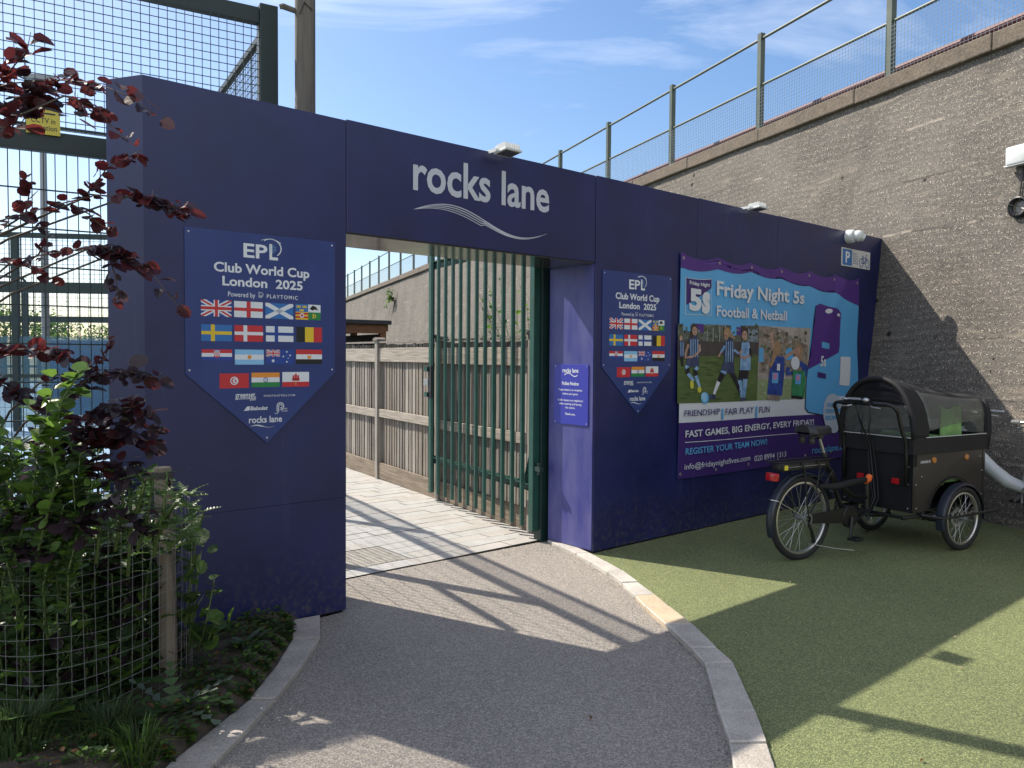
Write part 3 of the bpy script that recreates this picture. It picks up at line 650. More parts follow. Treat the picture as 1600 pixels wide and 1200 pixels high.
# boy in sky blue
ov(P_hair, 5, (625, 690), 26, 30); ov(P_skin, 6, (624, 725), 20, 36); [ov(P_blk, 7, (x_, 718), 3, 3) for x_ in (614, 628)]; ov(P_blk, 7, (618, 744), 5, 2.2); limb(P_lb, 6, (630, 775, 28), (634, 860, 38), (630, 980, 38)); limb(P_blk, 7, (665, 820, 9), (668, 880, 9)); limb(P_skin, 7, (664, 870, 8), (620, 895, 9), (590, 870, 7))
limb(P_blk, 5, (625, 975, 34), (615, 1060, 36)); limb(P_lb, 5, (595, 1045, 17), (600, 1100, 13), (610, 1180, 9)); limb(P_lb, 6, (632, 1045, 17), (630, 1110, 13), (622, 1180, 10)); ov(P_nav, 6, (618, 1195), 24, 12)
g.build('printed_player', bn, smooth=True); g = MB()
ov(B_blue, 6, (332, 1183), 30, 43); ov(mat('photo_ball', (.2, .45, .7), .5, scale=30, col2=(.35, .6, .8)), 7, (326, 1176), 24, 34)
g.build('printed_ball', bn, smooth=True); g = MB()
# netball pair
limb(P_skin, 5, (826, 700, 8), (832, 770, 11), (850, 850, 13)); limb(P_skin, 5, (912, 895, 13), (965, 860, 11), (1015, 822, 9))
limb(P_roy, 6, (870, 880, 50), (862, 1000, 54), (845, 1165, 54)); ov(P_bl, 7, (868, 815), 27, 48); limb(P_bl, 7, (856, 840, 17), (835, 900, 15), (815, 960, 6)); limb(P_tr2, 5, (840, 1160, 46), (835, 1204, 46))
limb(B_wh, 7, (875, 935, 11), (872, 985, 11)); limb(B_blue, 7, (850, 1000, 23), (846, 1078, 23)); limb(P_pk, 8, (848, 1005, 14), (846, 1050, 14))
g.build('printed_player', bn, smooth=True); g = MB()
ov(P_bl, 5, (1025, 850), 30, 60); ov(P_skin, 6, (1015, 850), 18, 38); limb(P_roy, 5, (948, 960, 14), (940, 1010, 16), (985, 1000, 16)); limb(P_roy, 5, (1030, 930, 20), (1072, 960, 22), (1060, 1020, 20))
limb(P_bib, 6, (1025, 985, 45), (1020, 1100, 50), (1012, 1172, 46)); ov(B_wh, 8, (996, 930), 32, 50); limb(B_blue, 7, (1018, 1010, 20), (1014, 1085, 20)); limb(P_pk, 8, (1016, 1018, 12), (1013, 1058, 12)); limb(P_blk, 5, (1010, 1170, 42), (1008, 1192, 42))
g.build('printed_player', bn, smooth=True)
# phone picture, badge and white card
g = MB()
ph = [b6(1150, 500), b6(1180, 484), b6(1312, 532), b6(1334, 560), b6(1322, 800), b6(1306, 930), b6(1284, 1080), b7(1262, 470), b7(1245, 590), b7(1200, 600), b7(1092, 582), b7(1070, 552), b7(1082, 350), b7(1092, 270), b6(1118, 800), b6(1136, 600)]
bpoly(g, P_blk, [(p[0]-.012, p[1]-.008) for p in ph], 4); bpoly(g, B_blue, ph, 5)
bpoly(g, B_pur, [b6(1150, 500), b6(1180, 484), b6(1312, 532), b6(1334, 560), b6(1320, 800), b6(1310, 850), b6(1092, 976), b6(1118, 800), b6(1136, 600)], 6)
bpoly(g, B_wh, oval((1240, 542), 26, 18), 7, .3); bpoly(g, B_wh, [b6(1302, 560), b6(1302, 580), b6(1324, 584), b6(1324, 566)], 7)
bpoly(g, B_blue, [b6(1184, 770), b6(1184, 815), b6(1240, 826), b6(1240, 784)], 7); bpoly(g, B_pur2, [b6(1160, 992), b6(1160, 1032), b6(1222, 1044), b6(1222, 1006)], 7)
bpoly(g, B_wh, [b6(1326, 880), b6(1322, 1088), b6(1392, 1095), b6(1400, 882)], 4)
bpoly(g, mat('badge_grey', (.42, .48, .55), .45), oval((1274, 590), 74, 145, b7, 24), 8)
g.build('phone_picture', bn, smooth=True)
FB = lambda k: (lambda u, v: bmap(u, v, k))
def TB(m, body, bl, right, top, bold=.012, k=9, fn=b6, shear=0):
    a = fn(*bl); h_ = MB(); put(h_, m, body, a, fn(*right)[0], fn(*top)[1], FB(k), bold, shear); h_.build('lettering', bn)
TB(B_wh, 'Friday Night 5s', (414, 424), (1055, 485), (414, 318), .028); TB(B_wh, 'Football & Netball', (414, 580), (934, 612), (414, 503), .02)
TB(B_wh, 'Friday Night', (216, 340), (362, 355), (216, 312), .03); TB(B_wh, '5', (214, 528), (304, 528), (214, 368), .05); TB(B_wh, 's', (306, 545), (364, 548), (306, 394), .05)
TB(B_pur2, 'FRIENDSHIP', (176, 615), (442, 612), (176, 570), .004, fn=b7); TB(B_blue, '|', (455, 615), (468, 615), (455, 555), .01, fn=b7); TB(B_pur2, 'FAIR PLAY', (484, 603), (694, 595), (484, 556), .004, fn=b7); TB(B_blue, '|', (708, 605), (720, 605), (708, 540), .01, fn=b7); TB(B_pur2, 'FUN', (734, 590), (808, 588), (734, 545), .004, fn=b7)
TB(B_wh, 'FAST GAMES, BIG ENERGY, EVERY FRIDAY!', (184, 768), (1126, 700), (184, 718), .018, fn=b7)
TB(B_blue, 'REGISTER YOUR TEAM NOW!', (186, 895), (790, 845), (186, 848), .016, fn=b7)
TB(B_wh, 'info@fridaynightfives.com', (180, 1005), (664, 950), (180, 962), .004, fn=b7); TB(B_wh, '020 8994 1313', (696, 945), (928, 915), (696, 905), .002, fn=b7)
TB(B_blue, 'rockslane.co.uk', (1116, 888), (1420, 866), (1116, 838), .01, fn=b7)
TB(B_blue, 'FRIDAY', (1230, 545), (1330, 540), (1230, 515), .014, fn=b7, k=11); TB(B_blue, 'TERMTIME', (1212, 590), (1336, 590), (1212, 560), .014, fn=b7, k=11); TB(B_blue, 'FROM 6', (1214, 640), (1320, 640), (1214, 608), .014, fn=b7, k=11)
TB(B_wh, '5s', (1176, 950), (1216, 955), (1176, 875), .03)
a = b7(184, 808); b = b7(1190, 728); g = MB(); bpoly(g, B_wh, [a, b, (b[0], b[1]+.006), (a[0], a[1]+.006)], 6, .2)
g.build('rule_line', bn)
M_brass = mat('eyelet_metal', (.45, .42, .35), .4, metal=.8)
for i in range(7):
    for v in (0, 1):
        t = BT0+.04+(BT1-BT0-.08)*i/6; q = bmap(t, BZ1-.05 if v else BZ0+.05)
        g = MB(); g.lathe([(.006, -.001), (.013, -.002), (.015, .001)], M_brass, (q[0], q[1]-.002, q[2]), 'y', 12); g.build('eyelet', bn)

# ================================================================ floodlights and camera on the portal
M_wm = mat('white_metal', (.62, .64, .63), .45, var=.08, scale=30); M_lens = mat('lamp_glass', (.10, .10, .11), .1, spec=.8); M_grey = mat('grey_metal', (.25, .26, .27), .45, metal=.6)
M_blackp = mat('black_plastic', (.012, .012, .014), .38)
def floodlight(t, zt_, label):
    o = thing('floodlight', label, 'floodlight', pl(t, 0, zt_), PRZ, 'white floodlights on the portal top'); o.scale = (.66, .66, .66)
    g = MB(); g.box((0, -.17, -.005), (.22, .20, .022), M_wm, Matrix.Rotation(-.10, 3, 'X')); g.build('housing', o, bevel=.004)
    g = MB()
    for i in range(9):
        g.box((-.095+.0238*i, -.165, .036), (.006, .16, .065), M_wm, Matrix.Rotation(-.10, 3, 'X'))
    g.build('cooling_fins', o)
    g = MB(); g.box((0, -.175, -.0185), (.18, .15, .006), M_lens, Matrix.Rotation(-.10, 3, 'X')); g.build('lens', o)
    g = MB()
    for s_ in (-1, 1): g.bb((s_*.118-.004, -.15, -.005), (s_*.118+.004, .03, .03), M_wm)
    g.bb((-.122, .02, -.02), (.122, .028, .03), M_wm); g.tube([(-.125, -.13, .01), (.125, -.13, .01)], .007, M_grey); g.build('bracket', o)
    g = MB(); g.tube([(.02, -.08, .02), (.03, -.03, .05), (.05, .05, .02), (.05, .12, -.05)], .005, M_blackp, 6); g.build('cable', o)
floodlight(1.16, 2.945, 'white finned floodlight on the portal top above the lane lettering')
floodlight(4.2, 2.955, 'white finned floodlight on the portal top above the football banner')
ct, cz_ = 6.16, 2.91
o = thing('security_camera', 'white turret security camera above the cycle parking sign', 'camera', pl(ct, -.03, cz_), PRZ); o.scale = (1.1, 1.1, 1.1)
g = MB(); g.lathe([(0.001, -.045), (.058, -.045), (.066, -.03), (.068, .0), (.068, .024)], M_wm, (0, 0, 0), 'y', 24); g.build('base', o, smooth=.6)
rot = Matrix.Rotation(.5, 3, 'Z') @ Matrix.Rotation(.35, 3, 'X')
g = MB(); g.ball((0.02, -.075, 0), .056, M_wm, 24, 14); g.build('ball_housing', o, smooth=True)
g = MB(); dv = V((.55, -.75, -.35)).normalized(); c = V((.02, -.075, 0)); g.tube([c+dv*.035, c+dv*.058, c+dv*.064], [.040, .036, .032], M_wm, 20); g.tube([c+dv*.0645, c+dv*.066], [.031, .029], M_lens, 18); g.build('lens_face', o)
# ================================================================ green palisade gate, swung open
M_green = mat('gate_green', (.010, .062, .046), .38, var=.25, scale=6, spec=.5)
M_greenD = mat('post_green', (.007, .028, .024), .45, var=.2, scale=6)
G0 = V((.205, 6.42, 0)); G1 = V((-.876, 8.26, 0)); GD = (G1-G0).normalized(); GL = (G1-G0).length; GRZ = math.atan2(GD.y, GD.x)
gate = thing('palisade_gate', 'tall green steel palisade gate swung open against the timber fence', 'gate', G0, GRZ)
GT = 2.66; GB = .09
def pale(mb, x, zb=GB+.02, zt=GT, m=M_green):
    w2 = .034
    prof = [(-w2, .004), (-.012, -.012), (.012, -.012), (w2, .004), (w2, .0075), (.011, -.008), (-.011, -.008), (-w2, .0075)]
    mb.prism([(x+p, q) for p, q in prof], 'z', zb, zt-.06, m)
    mb.add([(x-w2, .004, zt-.06), (x-.012, -.012, zt-.06), (x+.012, -.012, zt-.06), (x+w2, .004, zt-.06), (x-.018, -.004, zt), (x, -.012, zt+.03), (x+.018, -.004, zt)], [(0, 1, 5, 4), (1, 2, 5), (2, 3, 6, 5)], m)
yo = .05   # pales sit on the path side (local +y = towards path)
side = 1 if V((-GD.y, GD.x, 0)).dot(EYE-G0) > 0 else -1
def gm(mb):
    mb.v = [(x, y*side if True else y, z) for x, y, z in mb.v]; return mb
g = MB(); g.bb((.0, -.03, GB), (.07, .03, GT+.02), M_green); g.build('hinge_stile', gate, bevel=.004)
g = MB(); g.bb((GL-.05, -.025, GB), (GL, .025, GT), M_green); g.build('lock_stile', gate, bevel=.004)
for z in (.45, 2.52):
    g = MB(); g.bb((.07, -.022, z-.04), (GL-.05, -.010, z+.04), M_green); g.bb((.07, -.016, z+.024), (GL-.05, .03, z+.03), M_green); g.bb((.07, -.016, z-.03), (GL-.05, -.010, z-.024), M_green); gm(g)
    for vv in range(0): pass
    g.build('rail', gate)
np_ = 12
for i in range(np_):
    x = .17+(GL-.17-.10)*i/(np_-1); g = MB(); pale(g, x); g.v = [(a, -b+.036, c) for a, b, c in g.v]; gm(g); g.build('pale', gate)
g = MB(); g.add([(.07, .0, .48), (.20, .0, .48), (.07, .0, .80), (.07, .006, .48), (.20, .006, .48), (.07, .006, .80)], [(0, 1, 2), (5, 4, 3), (0, 3, 4, 1), (1, 4, 5, 2), (2, 5, 3, 0)], M_green); g.build('brace', gate)
g = MB(); zl_ = 1.28
g.bb((GL-.06, .026, zl_-.16), (GL+.005, .07, zl_-.11), M_green); g.bb((GL-.06, .026, zl_+.11), (GL+.005, .07, zl_+.16), M_green); gm(g); o = g.build('lock_box', gate)
g = MB(); g.bb((GL-.13, .03, zl_-.17), (GL-.055, .052, zl_+.17), M_blackp); gm(g); g.build('back_plate', o)
g = MB(); M_chr = mat('steel_bright', (.55, .54, .5), .35, metal=.9); g.bb((GL-.06, .03, zl_-.035), (GL+.05, .06, zl_+.03), M_chr); gm(g); g.build('slide_bolt', o)
g = MB()
for z in (.62, 2.35): g.bb((-.09, -.02, z-.02), (.03, .02, z+.02), M_greenD); g.tube([(-.05, 0, z-.05), (-.05, 0, z+.05)], .018, M_greenD, 10)
g.build('hinge', gate)
gp = thing('gate_post', 'dark green square steel gate post beside the gateway wall', 'post', pl(2.15, .605, 0), PRZ)
g = MB(); g.bb((-.045, -.045, 0), (.045, .045, 2.75), M_greenD); g.build('post', gp, bevel=.004)
g = MB(); g.bb((-.05, -.05, 2.75), (.05, .05, 2.765), M_greenD); g.build('cap', gp)

# ================================================================ weathered close-board fence
def woodmat(name, c1, c2):
    m = mat(name, c1, .85, col2=c2, scale=5, stretch=(9, 9, .55), bump=.5, bscale=9, detail=8); return m
M_w = [woodmat('weathered_board_d', (.07, .06, .052), (.21, .185, .16)), woodmat('weathered_board_a', (.11, .096, .083), (.29, .262, .228)), woodmat('weathered_board_b', (.105, .086, .070), (.27, .235, .195)), woodmat('weathered_board_c', (.175, .155, .135), (.37, .34, .30))]
M_wr = mat('weathered_rail', (.21, .18, .145), .85, col2=(.42, .375, .315), scale=5, stretch=(.6, 9, 9), bump=.4, bscale=9, detail=8)
M_grav = mat('gravel_board', (.13, .10, .07), .88, col2=(.27, .22, .165), scale=4, stretch=(.7, 8, 8), bump=.4, bscale=9, detail=8)
FD = V((-.538, .843, 0)).normalized(); F0_ = V((.30, 6.58, 0)) - FD*.02; FRZ = math.atan2(FD.y, FD.x)
fence = thing('timber_fence', 'weathered grey close board timber fence along the alley', 'fence', F0_, FRZ)
fs = 1 if V((-FD.y, FD.x, 0)).dot(EYE-F0_) > 0 else -1    # sign of local y towards the path
rf = random.Random(5); bay = 1.67
posts = [.05, .22] + [2.02+bay*i for i in range(9)]
def Y(v): return v*fs
for i in range(1, len(posts)-1):
    a, b = posts[i], posts[i+1]; far = a > 7
    g = MB(); x = a+.045; k = 0
    while x < b-.05:
        wd = rf.uniform(.060, .105); wd = min(wd, b-.045-x); lean = rf.uniform(-.003, .003); dy = rf.uniform(0, .008)
        wg = rf.choice((.003, .004, .005, .010)); pts = [(x, Y(-.012-dy)), (x+wd-wg, Y(-.02-dy)), (x+wd-wg, Y(-.038-dy)), (x, Y(-.026-dy))]
        g.prism(pts, 'z', .20, 1.70+rf.uniform(-.012, .006), rf.choice(M_w)); x += wd
    g.build('boards', fence)
    for z, h, th in ((1.565, .17, .022), (.83, .10, .03)):
        g = MB(); g.box(((a+b)/2, Y(.002+th/2-.008), z+rf.uniform(-.01, .01)), (b-a-.09, th, h), M_wr, Matrix.Rotation(rf.uniform(-.004, .004), 3, 'Y')); g.build('rail', fence, bevel=.004)
    g = MB(); g.box(((a+b)/2, Y(.006), .11), (b-a-.08, .03, .20), M_grav, Matrix.Rotation(rf.uniform(-.012, .012), 3, 'Y')); g.build('gravel_board', fence, bevel=.004)
    g = MB(); g.box(((a+b)/2, Y(-.005), 1.725), (b-a-.05, .07, .022), M_w[1], Matrix.Rotation(rf.uniform(-.008, .008), 3, 'Y')); g.build('capping', fence)
for i, x in enumerate(posts):
    g = MB(); g.bb((x-.042, Y(-.05), 0), (x+.042, Y(.042), 1.745), M_w[3]); o = g.build('post', fence, bevel=.006)
    g = MB(); g.prism([(x-.065, 1.745), (x+.065, 1.745), (x+.055, 1.765), (x, 1.785), (x-.055, 1.765)], 'y', min(Y(-.07), Y(.06)), max(Y(-.07), Y(.06)), M_w[2]); g.build('post_cap', o)

# ================================================================ concrete retaining wall of the railway
RW = V((-.361, .9325, 0)).normalized(); RM = V((-RW.y, RW.x, 0)); RC = -6.893; RB = .158; RP = RM*RC; RRZ = math.atan2(RW.y, RW.x)
RN = RM + V((0, 0, RB))
def wl(px, py):
    P = onp(px, py, RP, RN); return (P-RP).dot(RW), P.z
def M_concrete():
    m = bpy.data.materials.new('pebbly_concrete'); m.use_nodes = True; t = m.node_tree; n = t.nodes.new; lk = t.links.new
    b = t.nodes['Principled BSDF']; b.inputs['Roughness'].default_value = .92; sh(b, 'Specular IOR Level', .25)
    co = n('ShaderNodeTexCoord')
    def noise(sc_, det=5, rg=.6, st=None, dist=0):
        z = n('ShaderNodeTexNoise'); z.inputs['Scale'].default_value = sc_; z.inputs['Detail'].default_value = det; z.inputs['Roughness'].default_value = rg; z.inputs['Distortion'].default_value = dist
        if st:
            mp = n('ShaderNodeMapping'); mp.inputs['Scale'].default_value = st; lk(co.outputs['Object'], mp.inputs[0]); lk(mp.outputs[0], z.inputs['Vector'])
        else: lk(co.outputs['Object'], z.inputs['Vector'])
        return z.outputs['Fac']
    def ramp(f, *st):
        r = n('ShaderNodeValToRGB'); e = r.color_ramp.elements
        while len(e) < len(st): e.new(.5)
        for el, (p, c) in zip(e, st): el.position = p; el.color = (*c, 1) if isinstance(c, tuple) else (c, c, c, 1)
        lk(f, r.inputs[0]); return r.outputs[0]
    def mix(f, a, c, mode='MIX'):
        q = n('ShaderNodeMixRGB'); q.blend_type = mode
        for s_, v in ((q.inputs[0], f), (q.inputs[1], a), (q.inputs[2], c)):
            if hasattr(v, 'is_linked'): lk(v, s_)
            elif isinstance(v, tuple): s_.default_value = (*v, 1)
            else: s_.default_value = v
        return q.outputs[0]
    base = ramp(noise(.9, 8, .65), (.28, (.078, .073, .067)), (.5, (.138, .128, .116)), (.72, (.215, .197, .174)))
    vo = n('ShaderNodeTexVoronoi'); vo.inputs['Scale'].default_value = 80; lk(co.outputs['Object'], vo.inputs['Vector'])
    sp = n('ShaderNodeSeparateColor'); lk(vo.outputs['Color'], sp.inputs[0])
    peb = ramp(sp.outputs[0], (0, (.05, .044, .038)), (.35, (.11, .097, .084)), (.7, (.16, .14, .118)), (1, (.22, .19, .155)))
    c = mix(.5, base, peb)
    # scattered pale stones and dark pits
    stone = n('ShaderNodeMath'); stone.operation = 'MULTIPLY'; lk(ramp(sp.outputs[1], (.74, 0.), (.79, 1.)), stone.inputs[0]); lk(ramp(vo.outputs['Distance'], (.30, 1.), (.46, 0.)), stone.inputs[1])
    c = mix(stone.outputs[0], c, ramp(sp.outputs[2], (0, (.26, .225, .18)), (1, (.58, .52, .43))))
    pit = n('ShaderNodeMath'); pit.operation = 'MULTIPLY'; lk(ramp(sp.outputs[1], (.15, 1.), (.19, 0.)), pit.inputs[0]); lk(ramp(vo.outputs['Distance'], (.25, .8), (.5, 0.)), pit.inputs[1])
    c = mix(pit.outputs[0], c, (.035, .031, .028))
    # lime streaks and patches
    c = mix(ramp(noise(3.2, 7, .7, (.35, .35, 1.4), .8), (.57, 0.), (.72, .6)), c, (.31, .265, .21))
    c = mix(ramp(noise(1.1, 6, .7, (1, 1, .4)), (.55, 0.), (.75, .55)), c, (.07, .064, .058))
    # board lines every 0.6 m along the height, broken up
    sx = n('ShaderNodeSeparateXYZ'); lk(co.outputs['Object'], sx.inputs[0])
    ad = n('ShaderNodeMath'); ad.operation = 'ADD'; lk(sx.outputs['Z'], ad.inputs[0])
    wob = n('ShaderNodeMath'); wob.operation = 'MULTIPLY'; wob.inputs[1].default_value = .16; lk(noise(1.1, 9, .72), wob.inputs[0]); lk(wob.outputs[0], ad.inputs[1])
    dv = n('ShaderNodeMath'); dv.operation = 'DIVIDE'; dv.inputs[1].default_value = .61; lk(ad.outputs[0], dv.inputs[0])
    fr = n('ShaderNodeMath'); fr.operation = 'FRACT'; lk(dv.outputs[0], fr.inputs[0])
    line = ramp(fr.outputs[0], (.0, 0.), (.012, 1.), (.03, 1.), (.05, 0.))
    gate_ = ramp(noise(1.3, 5, .7), (.46, 0.), (.58, .5))
    ml = n('ShaderNodeMath'); ml.operation = 'MULTIPLY'; lk(line, ml.inputs[0]); lk(gate_, ml.inputs[1])
    c = mix(ml.outputs[0], c, (.04, .036, .033))
    gate2 = ramp(noise(1.7, 5, .7, (1, 1, 1.3)), (.56, 0.), (.63, .8)); l2 = ramp(fr.outputs[0], (.03, 0.), (.05, 1.), (.075, 1.), (.10, 0.))
    ml2 = n('ShaderNodeMath'); ml2.operation = 'MULTIPLY'; lk(l2, ml2.inputs[0]); lk(gate2, ml2.inputs[1])
    c = mix(ml2.outputs[0], c, (.34, .30, .25))
    # blow holes
    vh = n('ShaderNodeTexVoronoi'); vh.inputs['Scale'].default_value = 4.6; vh.inputs['Randomness'].default_value = 1
    nzv = n('ShaderNodeTexNoise'); nzv.inputs['Scale'].default_value = 11; nzv.inputs['Detail'].default_value = 4; lk(co.outputs['Object'], nzv.inputs['Vector']); vmx = n('ShaderNodeMixRGB'); vmx.blend_type = 'ADD'; vmx.inputs[0].default_value = .09; lk(co.outputs['Object'], vmx.inputs[1]); lk(nzv.outputs['Color'], vmx.inputs[2]); lk(vmx.outputs[0], vh.inputs['Vector'])
    sph = n('ShaderNodeSeparateColor'); lk(vh.outputs['Color'], sph.inputs[0])
    hsel = ramp(sph.outputs[0], (.62, 0.), (.66, 1.)); hsz = n('ShaderNodeMath'); hsz.operation = 'DIVIDE'; lk(vh.outputs['Distance'], hsz.inputs[0]); lk(ramp(sph.outputs[1], (0, .35), (1, 1.3)), hsz.inputs[1]); hd = ramp(hsz.outputs[0], (.10, 1.), (.17, 0.))
    mh = n('ShaderNodeMath'); mh.operation = 'MULTIPLY'; lk(hsel, mh.inputs[0]); lk(hd, mh.inputs[1])
    c = mix(mh.outputs[0], c, (.018, .016, .015)); lk(c, b.inputs['Base Color'])
    bp = n('ShaderNodeBump'); bp.inputs['Strength'].default_value = .5; bp.inputs['Distance'].default_value = .006
    hh = n('ShaderNodeMath'); hh.operation = 'SUBTRACT'; lk(vo.outputs['Distance'], hh.inputs[1]); hh.inputs[0].default_value = .5
    h2 = n('ShaderNodeMath'); h2.operation = 'SUBTRACT'; lk(hh.outputs[0], h2.inputs[0]); 
    mm_ = n('ShaderNodeMath'); mm_.operation = 'MAXIMUM'; lk(mh.outputs[0], mm_.inputs[0]); lk(ml.outputs[0], mm_.inputs[1]); lk(mm_.outputs[0], h2.inputs[1])
    lk(h2.outputs[0], bp.inputs['Height']); lk(bp.outputs[0], b.inputs['Normal']); return m
M_conc = M_concrete()
M_cop = mat('coping_concrete', (.14, .112, .085), .9, var=.35, scale=5, bump=.6, bscale=30, speck=.35, speckscale=70, speckcol=(.26, .215, .165))
rw = thing('retaining_wall', 'tall sloping railway retaining wall of rough pebbly concrete', 'retaining wall', RP, RRZ)
X0, X1, ZC = -9.0, 75.0, 4.80
g = MB()
def wallpt(x, z): 
    return (x, -RB*z + .018*mnoise.noise(V((x*.7, z*.7, 0))) + .012*mnoise.noise(V((x*2.3, z*2.3, 5))), z)
g.grid(lambda a, b: wallpt(X0+(X1-X0)*a, -.06+(ZC+.12)*b), 280, 26, M_conc)
g.add([(X0, -.76, ZC), (X1, -.76, ZC), (X1, -3, ZC), (X0, -3, ZC), (X0, -3, -.1), (X0, .01, -.1)], [(0, 1, 2, 3)], M_conc)
g.build('wall_face', rw, smooth=True)
rc = random.Random(9); x = X0; top = lambda x: 0.0075*max(0, min(x, 50)-5)
yb = -RB*ZC
while x < X1:
    ln = 1.85 if x < 40 else 4; g = MB(); zz = ZC+top(x)*.6
    g.box((x+ln/2, yb-.13+rc.uniform(-.004, .004), zz+.075), (ln-.008, .40, .19), M_cop); g.build('coping', rw, bevel=.014); x += ln
# railing along the top of the wall
M_ol = mat('railing_green', (.065, .085, .06), .5, var=.25, scale=5, metal=.0); M_wire = mat('galvanised_wire', (.20, .22, .23), .45, metal=.5)
M_mar = mat('maroon_pipe', (.10, .025, .03), .6, var=.2, scale=5)
rl = thing('parapet_railing', 'olive green post and rail fence with wire mesh on the wall top', 'railing', RP+V((0, 0, ZC+.15)), RRZ)
ry = yb-.14
px_ = [7.29+2.43*i for i in range(-4, 19)]
for x in px_:
    z0 = top(x)*.6
    g = MB(); g.bb((x-.04, ry-.04, z0), (x+.04, ry+.04, z0+1.52), M_ol); g.bb((x-.06, ry-.05, z0), (x+.06, ry+.05, z0+.02), M_ol); g.build('post', rl)
for zr_, r in ((1.44, .022), (.74, .020)):
    g = MB(); g.tube([(px_[0]-1, ry+.0, zr_+top(px_[0])*.6), (px_[4], ry, zr_+top(px_[4])*.6), (px_[-1], ry, zr_+top(px_[-1])*.6)], r, M_ol, 8); g.build('rail', rl)
for i in range(len(px_)-1):
    a, b = px_[i]+.04, px_[i+1]-.04; g = MB(); far = i > 9; s_ = .05 if not far else .1; rv = random.Random(i); z0 = top(a)*.6
    n_ = int((b-a)/s_); th = .0016 if not far else .0022
    for k in range(n_+1):
        x = a+(b-a)*k/n_; g.bb((x-th, ry+.045-th, z0+.02), (x+th, ry+.045+th, z0+.72), M_wire)
    for k in range(int(.7/s_)+1):
        z = z0+.02+k*s_; g.bb((a, ry+.049-th, z-th), (b, ry+.049+th, z+th), M_wire)
    g.build('mesh_panel', rl)
g = MB(); g.tube([(X0, ry-.55, .37), (px_[8], ry-.55, .41), (X1, ry-.55, .55)], .045, M_mar, 8); g.tube([(X0, ry-.50, .27), (px_[8], ry-.50, .31), (X1, ry-.50, .45)], .035, M_mar, 8)
tag(g.build('service_pipe'), 'dark maroon service pipes running behind the railing on the wall', 'pipe'); bpy.data.objects['service_pipe'].location = RP+V((0, 0, ZC+.15)); bpy.data.objects['service_pipe'].rotation_euler = (0, 0, RRZ)
# lamp unit, ring and cable on the wall (frame of the wall: y out of the wall)
def wthing(name, label, cat, x, z, dy=0): return thing(name, label, cat, RP+RW*x+RM*(-RB*z+dy)+V((0, 0, z)), RRZ)
bx, bz = wl(1594, 246)
o = wthing('wall_light', 'white plastic box light fixed high on the concrete wall', 'wall light', bx, bz)
g = MB(); g.bb((-.19, .03, -.085), (.06, .135, .095), M_wm); g.build('housing', o, bevel=.018, smooth=.6)
g = MB(); g.bb((-.17, .05, -.098), (.08, .125, -.083), mat('lamp_diffuser', (.5, .5, .5), .3)); g.build('diffuser', o, bevel=.004)
g = MB(); g.bb((-.10, -.02, -.05), (.02, .032, .05), M_grey); g.build('bracket', o)
o = wthing('ring_light', 'round black plastic ring lamp frame hanging on the concrete wall', 'ring', wl(1596, 324)[0], wl(1596, 324)[1]); o.scale = (.8, .8, .8)
g = MB(); g.lathe([(.085, .0), (.125, .0), (.135, .03), (.128, .075), (.112, .085), (.100, .06), (.085, .05)], M_blackp, (0, 0, 0), 'y', 28); g.build('ring_body', o, smooth=.6)
g = MB(); g.lathe([(0.001, .012), (.085, .012), (.088, .03)], mat('ring_lens', (.22, .2, .17), .25), (0, 0, 0), 'y', 24); g.build('inner_plate', o)
g = MB()
for k in range(4): g.tube([(.06*math.cos(k*1.57+.4), .07, .06*math.sin(k*1.57+.4)), (.118*math.cos(k*1.57+.4), .08, .118*math.sin(k*1.57+.4))], .008, M_blackp, 6)
g.build('ring_arms', o)
g = MB(); cx_ = bx-.06
g.tube([(cx_, -RB*z+.012+.004*math.sin(9*z), z) for z in [4.78, 4.5, 4.2, 3.9, 3.7]], .007, M_blackp, 6); g.tube([(cx_, -RB*z+.012, z) for z in [bz-.07, 3.35, 3.15]], .007, M_blackp, 6)
o = g.build('wall_cable'); o.location = RP; o.rotation_euler = (0, 0, RRZ); tag(o, 'thin black cable running down the concrete wall to the white light', 'cable')

# timber shed roof between the fence and the wall
M_br = mat('brown_timber', (.16, .07, .03), .7, var=.3, scale=5, stretch=(1, 1, 4)); M_felt = mat('roof_felt', (.035, .037, .04), .85, var=.2, scale=10)
SC = at(572, 508, 13.2)+V((-.843, -.538, 0))*.72; SRZ = FRZ
shed = thing('timber_shelter', 'brown timber shelter with flat dark roof behind the fence', 'shelter', (SC.x, SC.y, 0), SRZ)
zr0 = SC.z
g = MB(); g.bb((-.45, -1.0, zr0), (2.2, .75, zr0+.07), M_felt); g.build('roof', shed, bevel=.01)
g = MB(); g.bb((-.38, .55, zr0-.15), (2.1, .62, zr0-.003), M_br); g.bb((-.38, -.9, zr0-.15), (-.31, .55, zr0-.003), M_br); g.build('fascia_beam', shed)
for x in (-.32, 1.0, 2.05):
    for y in (.52, -.88): g = MB(); g.bb((x-.05, y-.05, 0), (x+.05, y+.05, zr0-.003), M_br); g.build('post', shed)
for k in range(9):
    g = MB(); g.bb((-.34+.3*k, -.98, zr0-.11), (-.29+.3*k, .70, zr0-.004), M_br); g.build('rafter', shed)
g = MB(); g.tube([(-.3, .5, zr0-.5), (.1, .5, zr0-.12)], .035, M_br, 4); g.tube([(-.3, .5, zr0-.5), (-.3, .1, zr0-.12)], .035, M_br, 4); g.build('brace', shed)
g = MB(); g.bb((-.30, -.86, .0), (2.0, -.80, zr0-.16), mat('dark_board', (.03, .025, .02), .8)); g.build('back_boarding', shed)
g = MB(); g.tube([(0.0, -.2, zr0+.07), (0.0, -.2, zr0+.17)], .04, M_grey, 10); g.build('vent', shed)
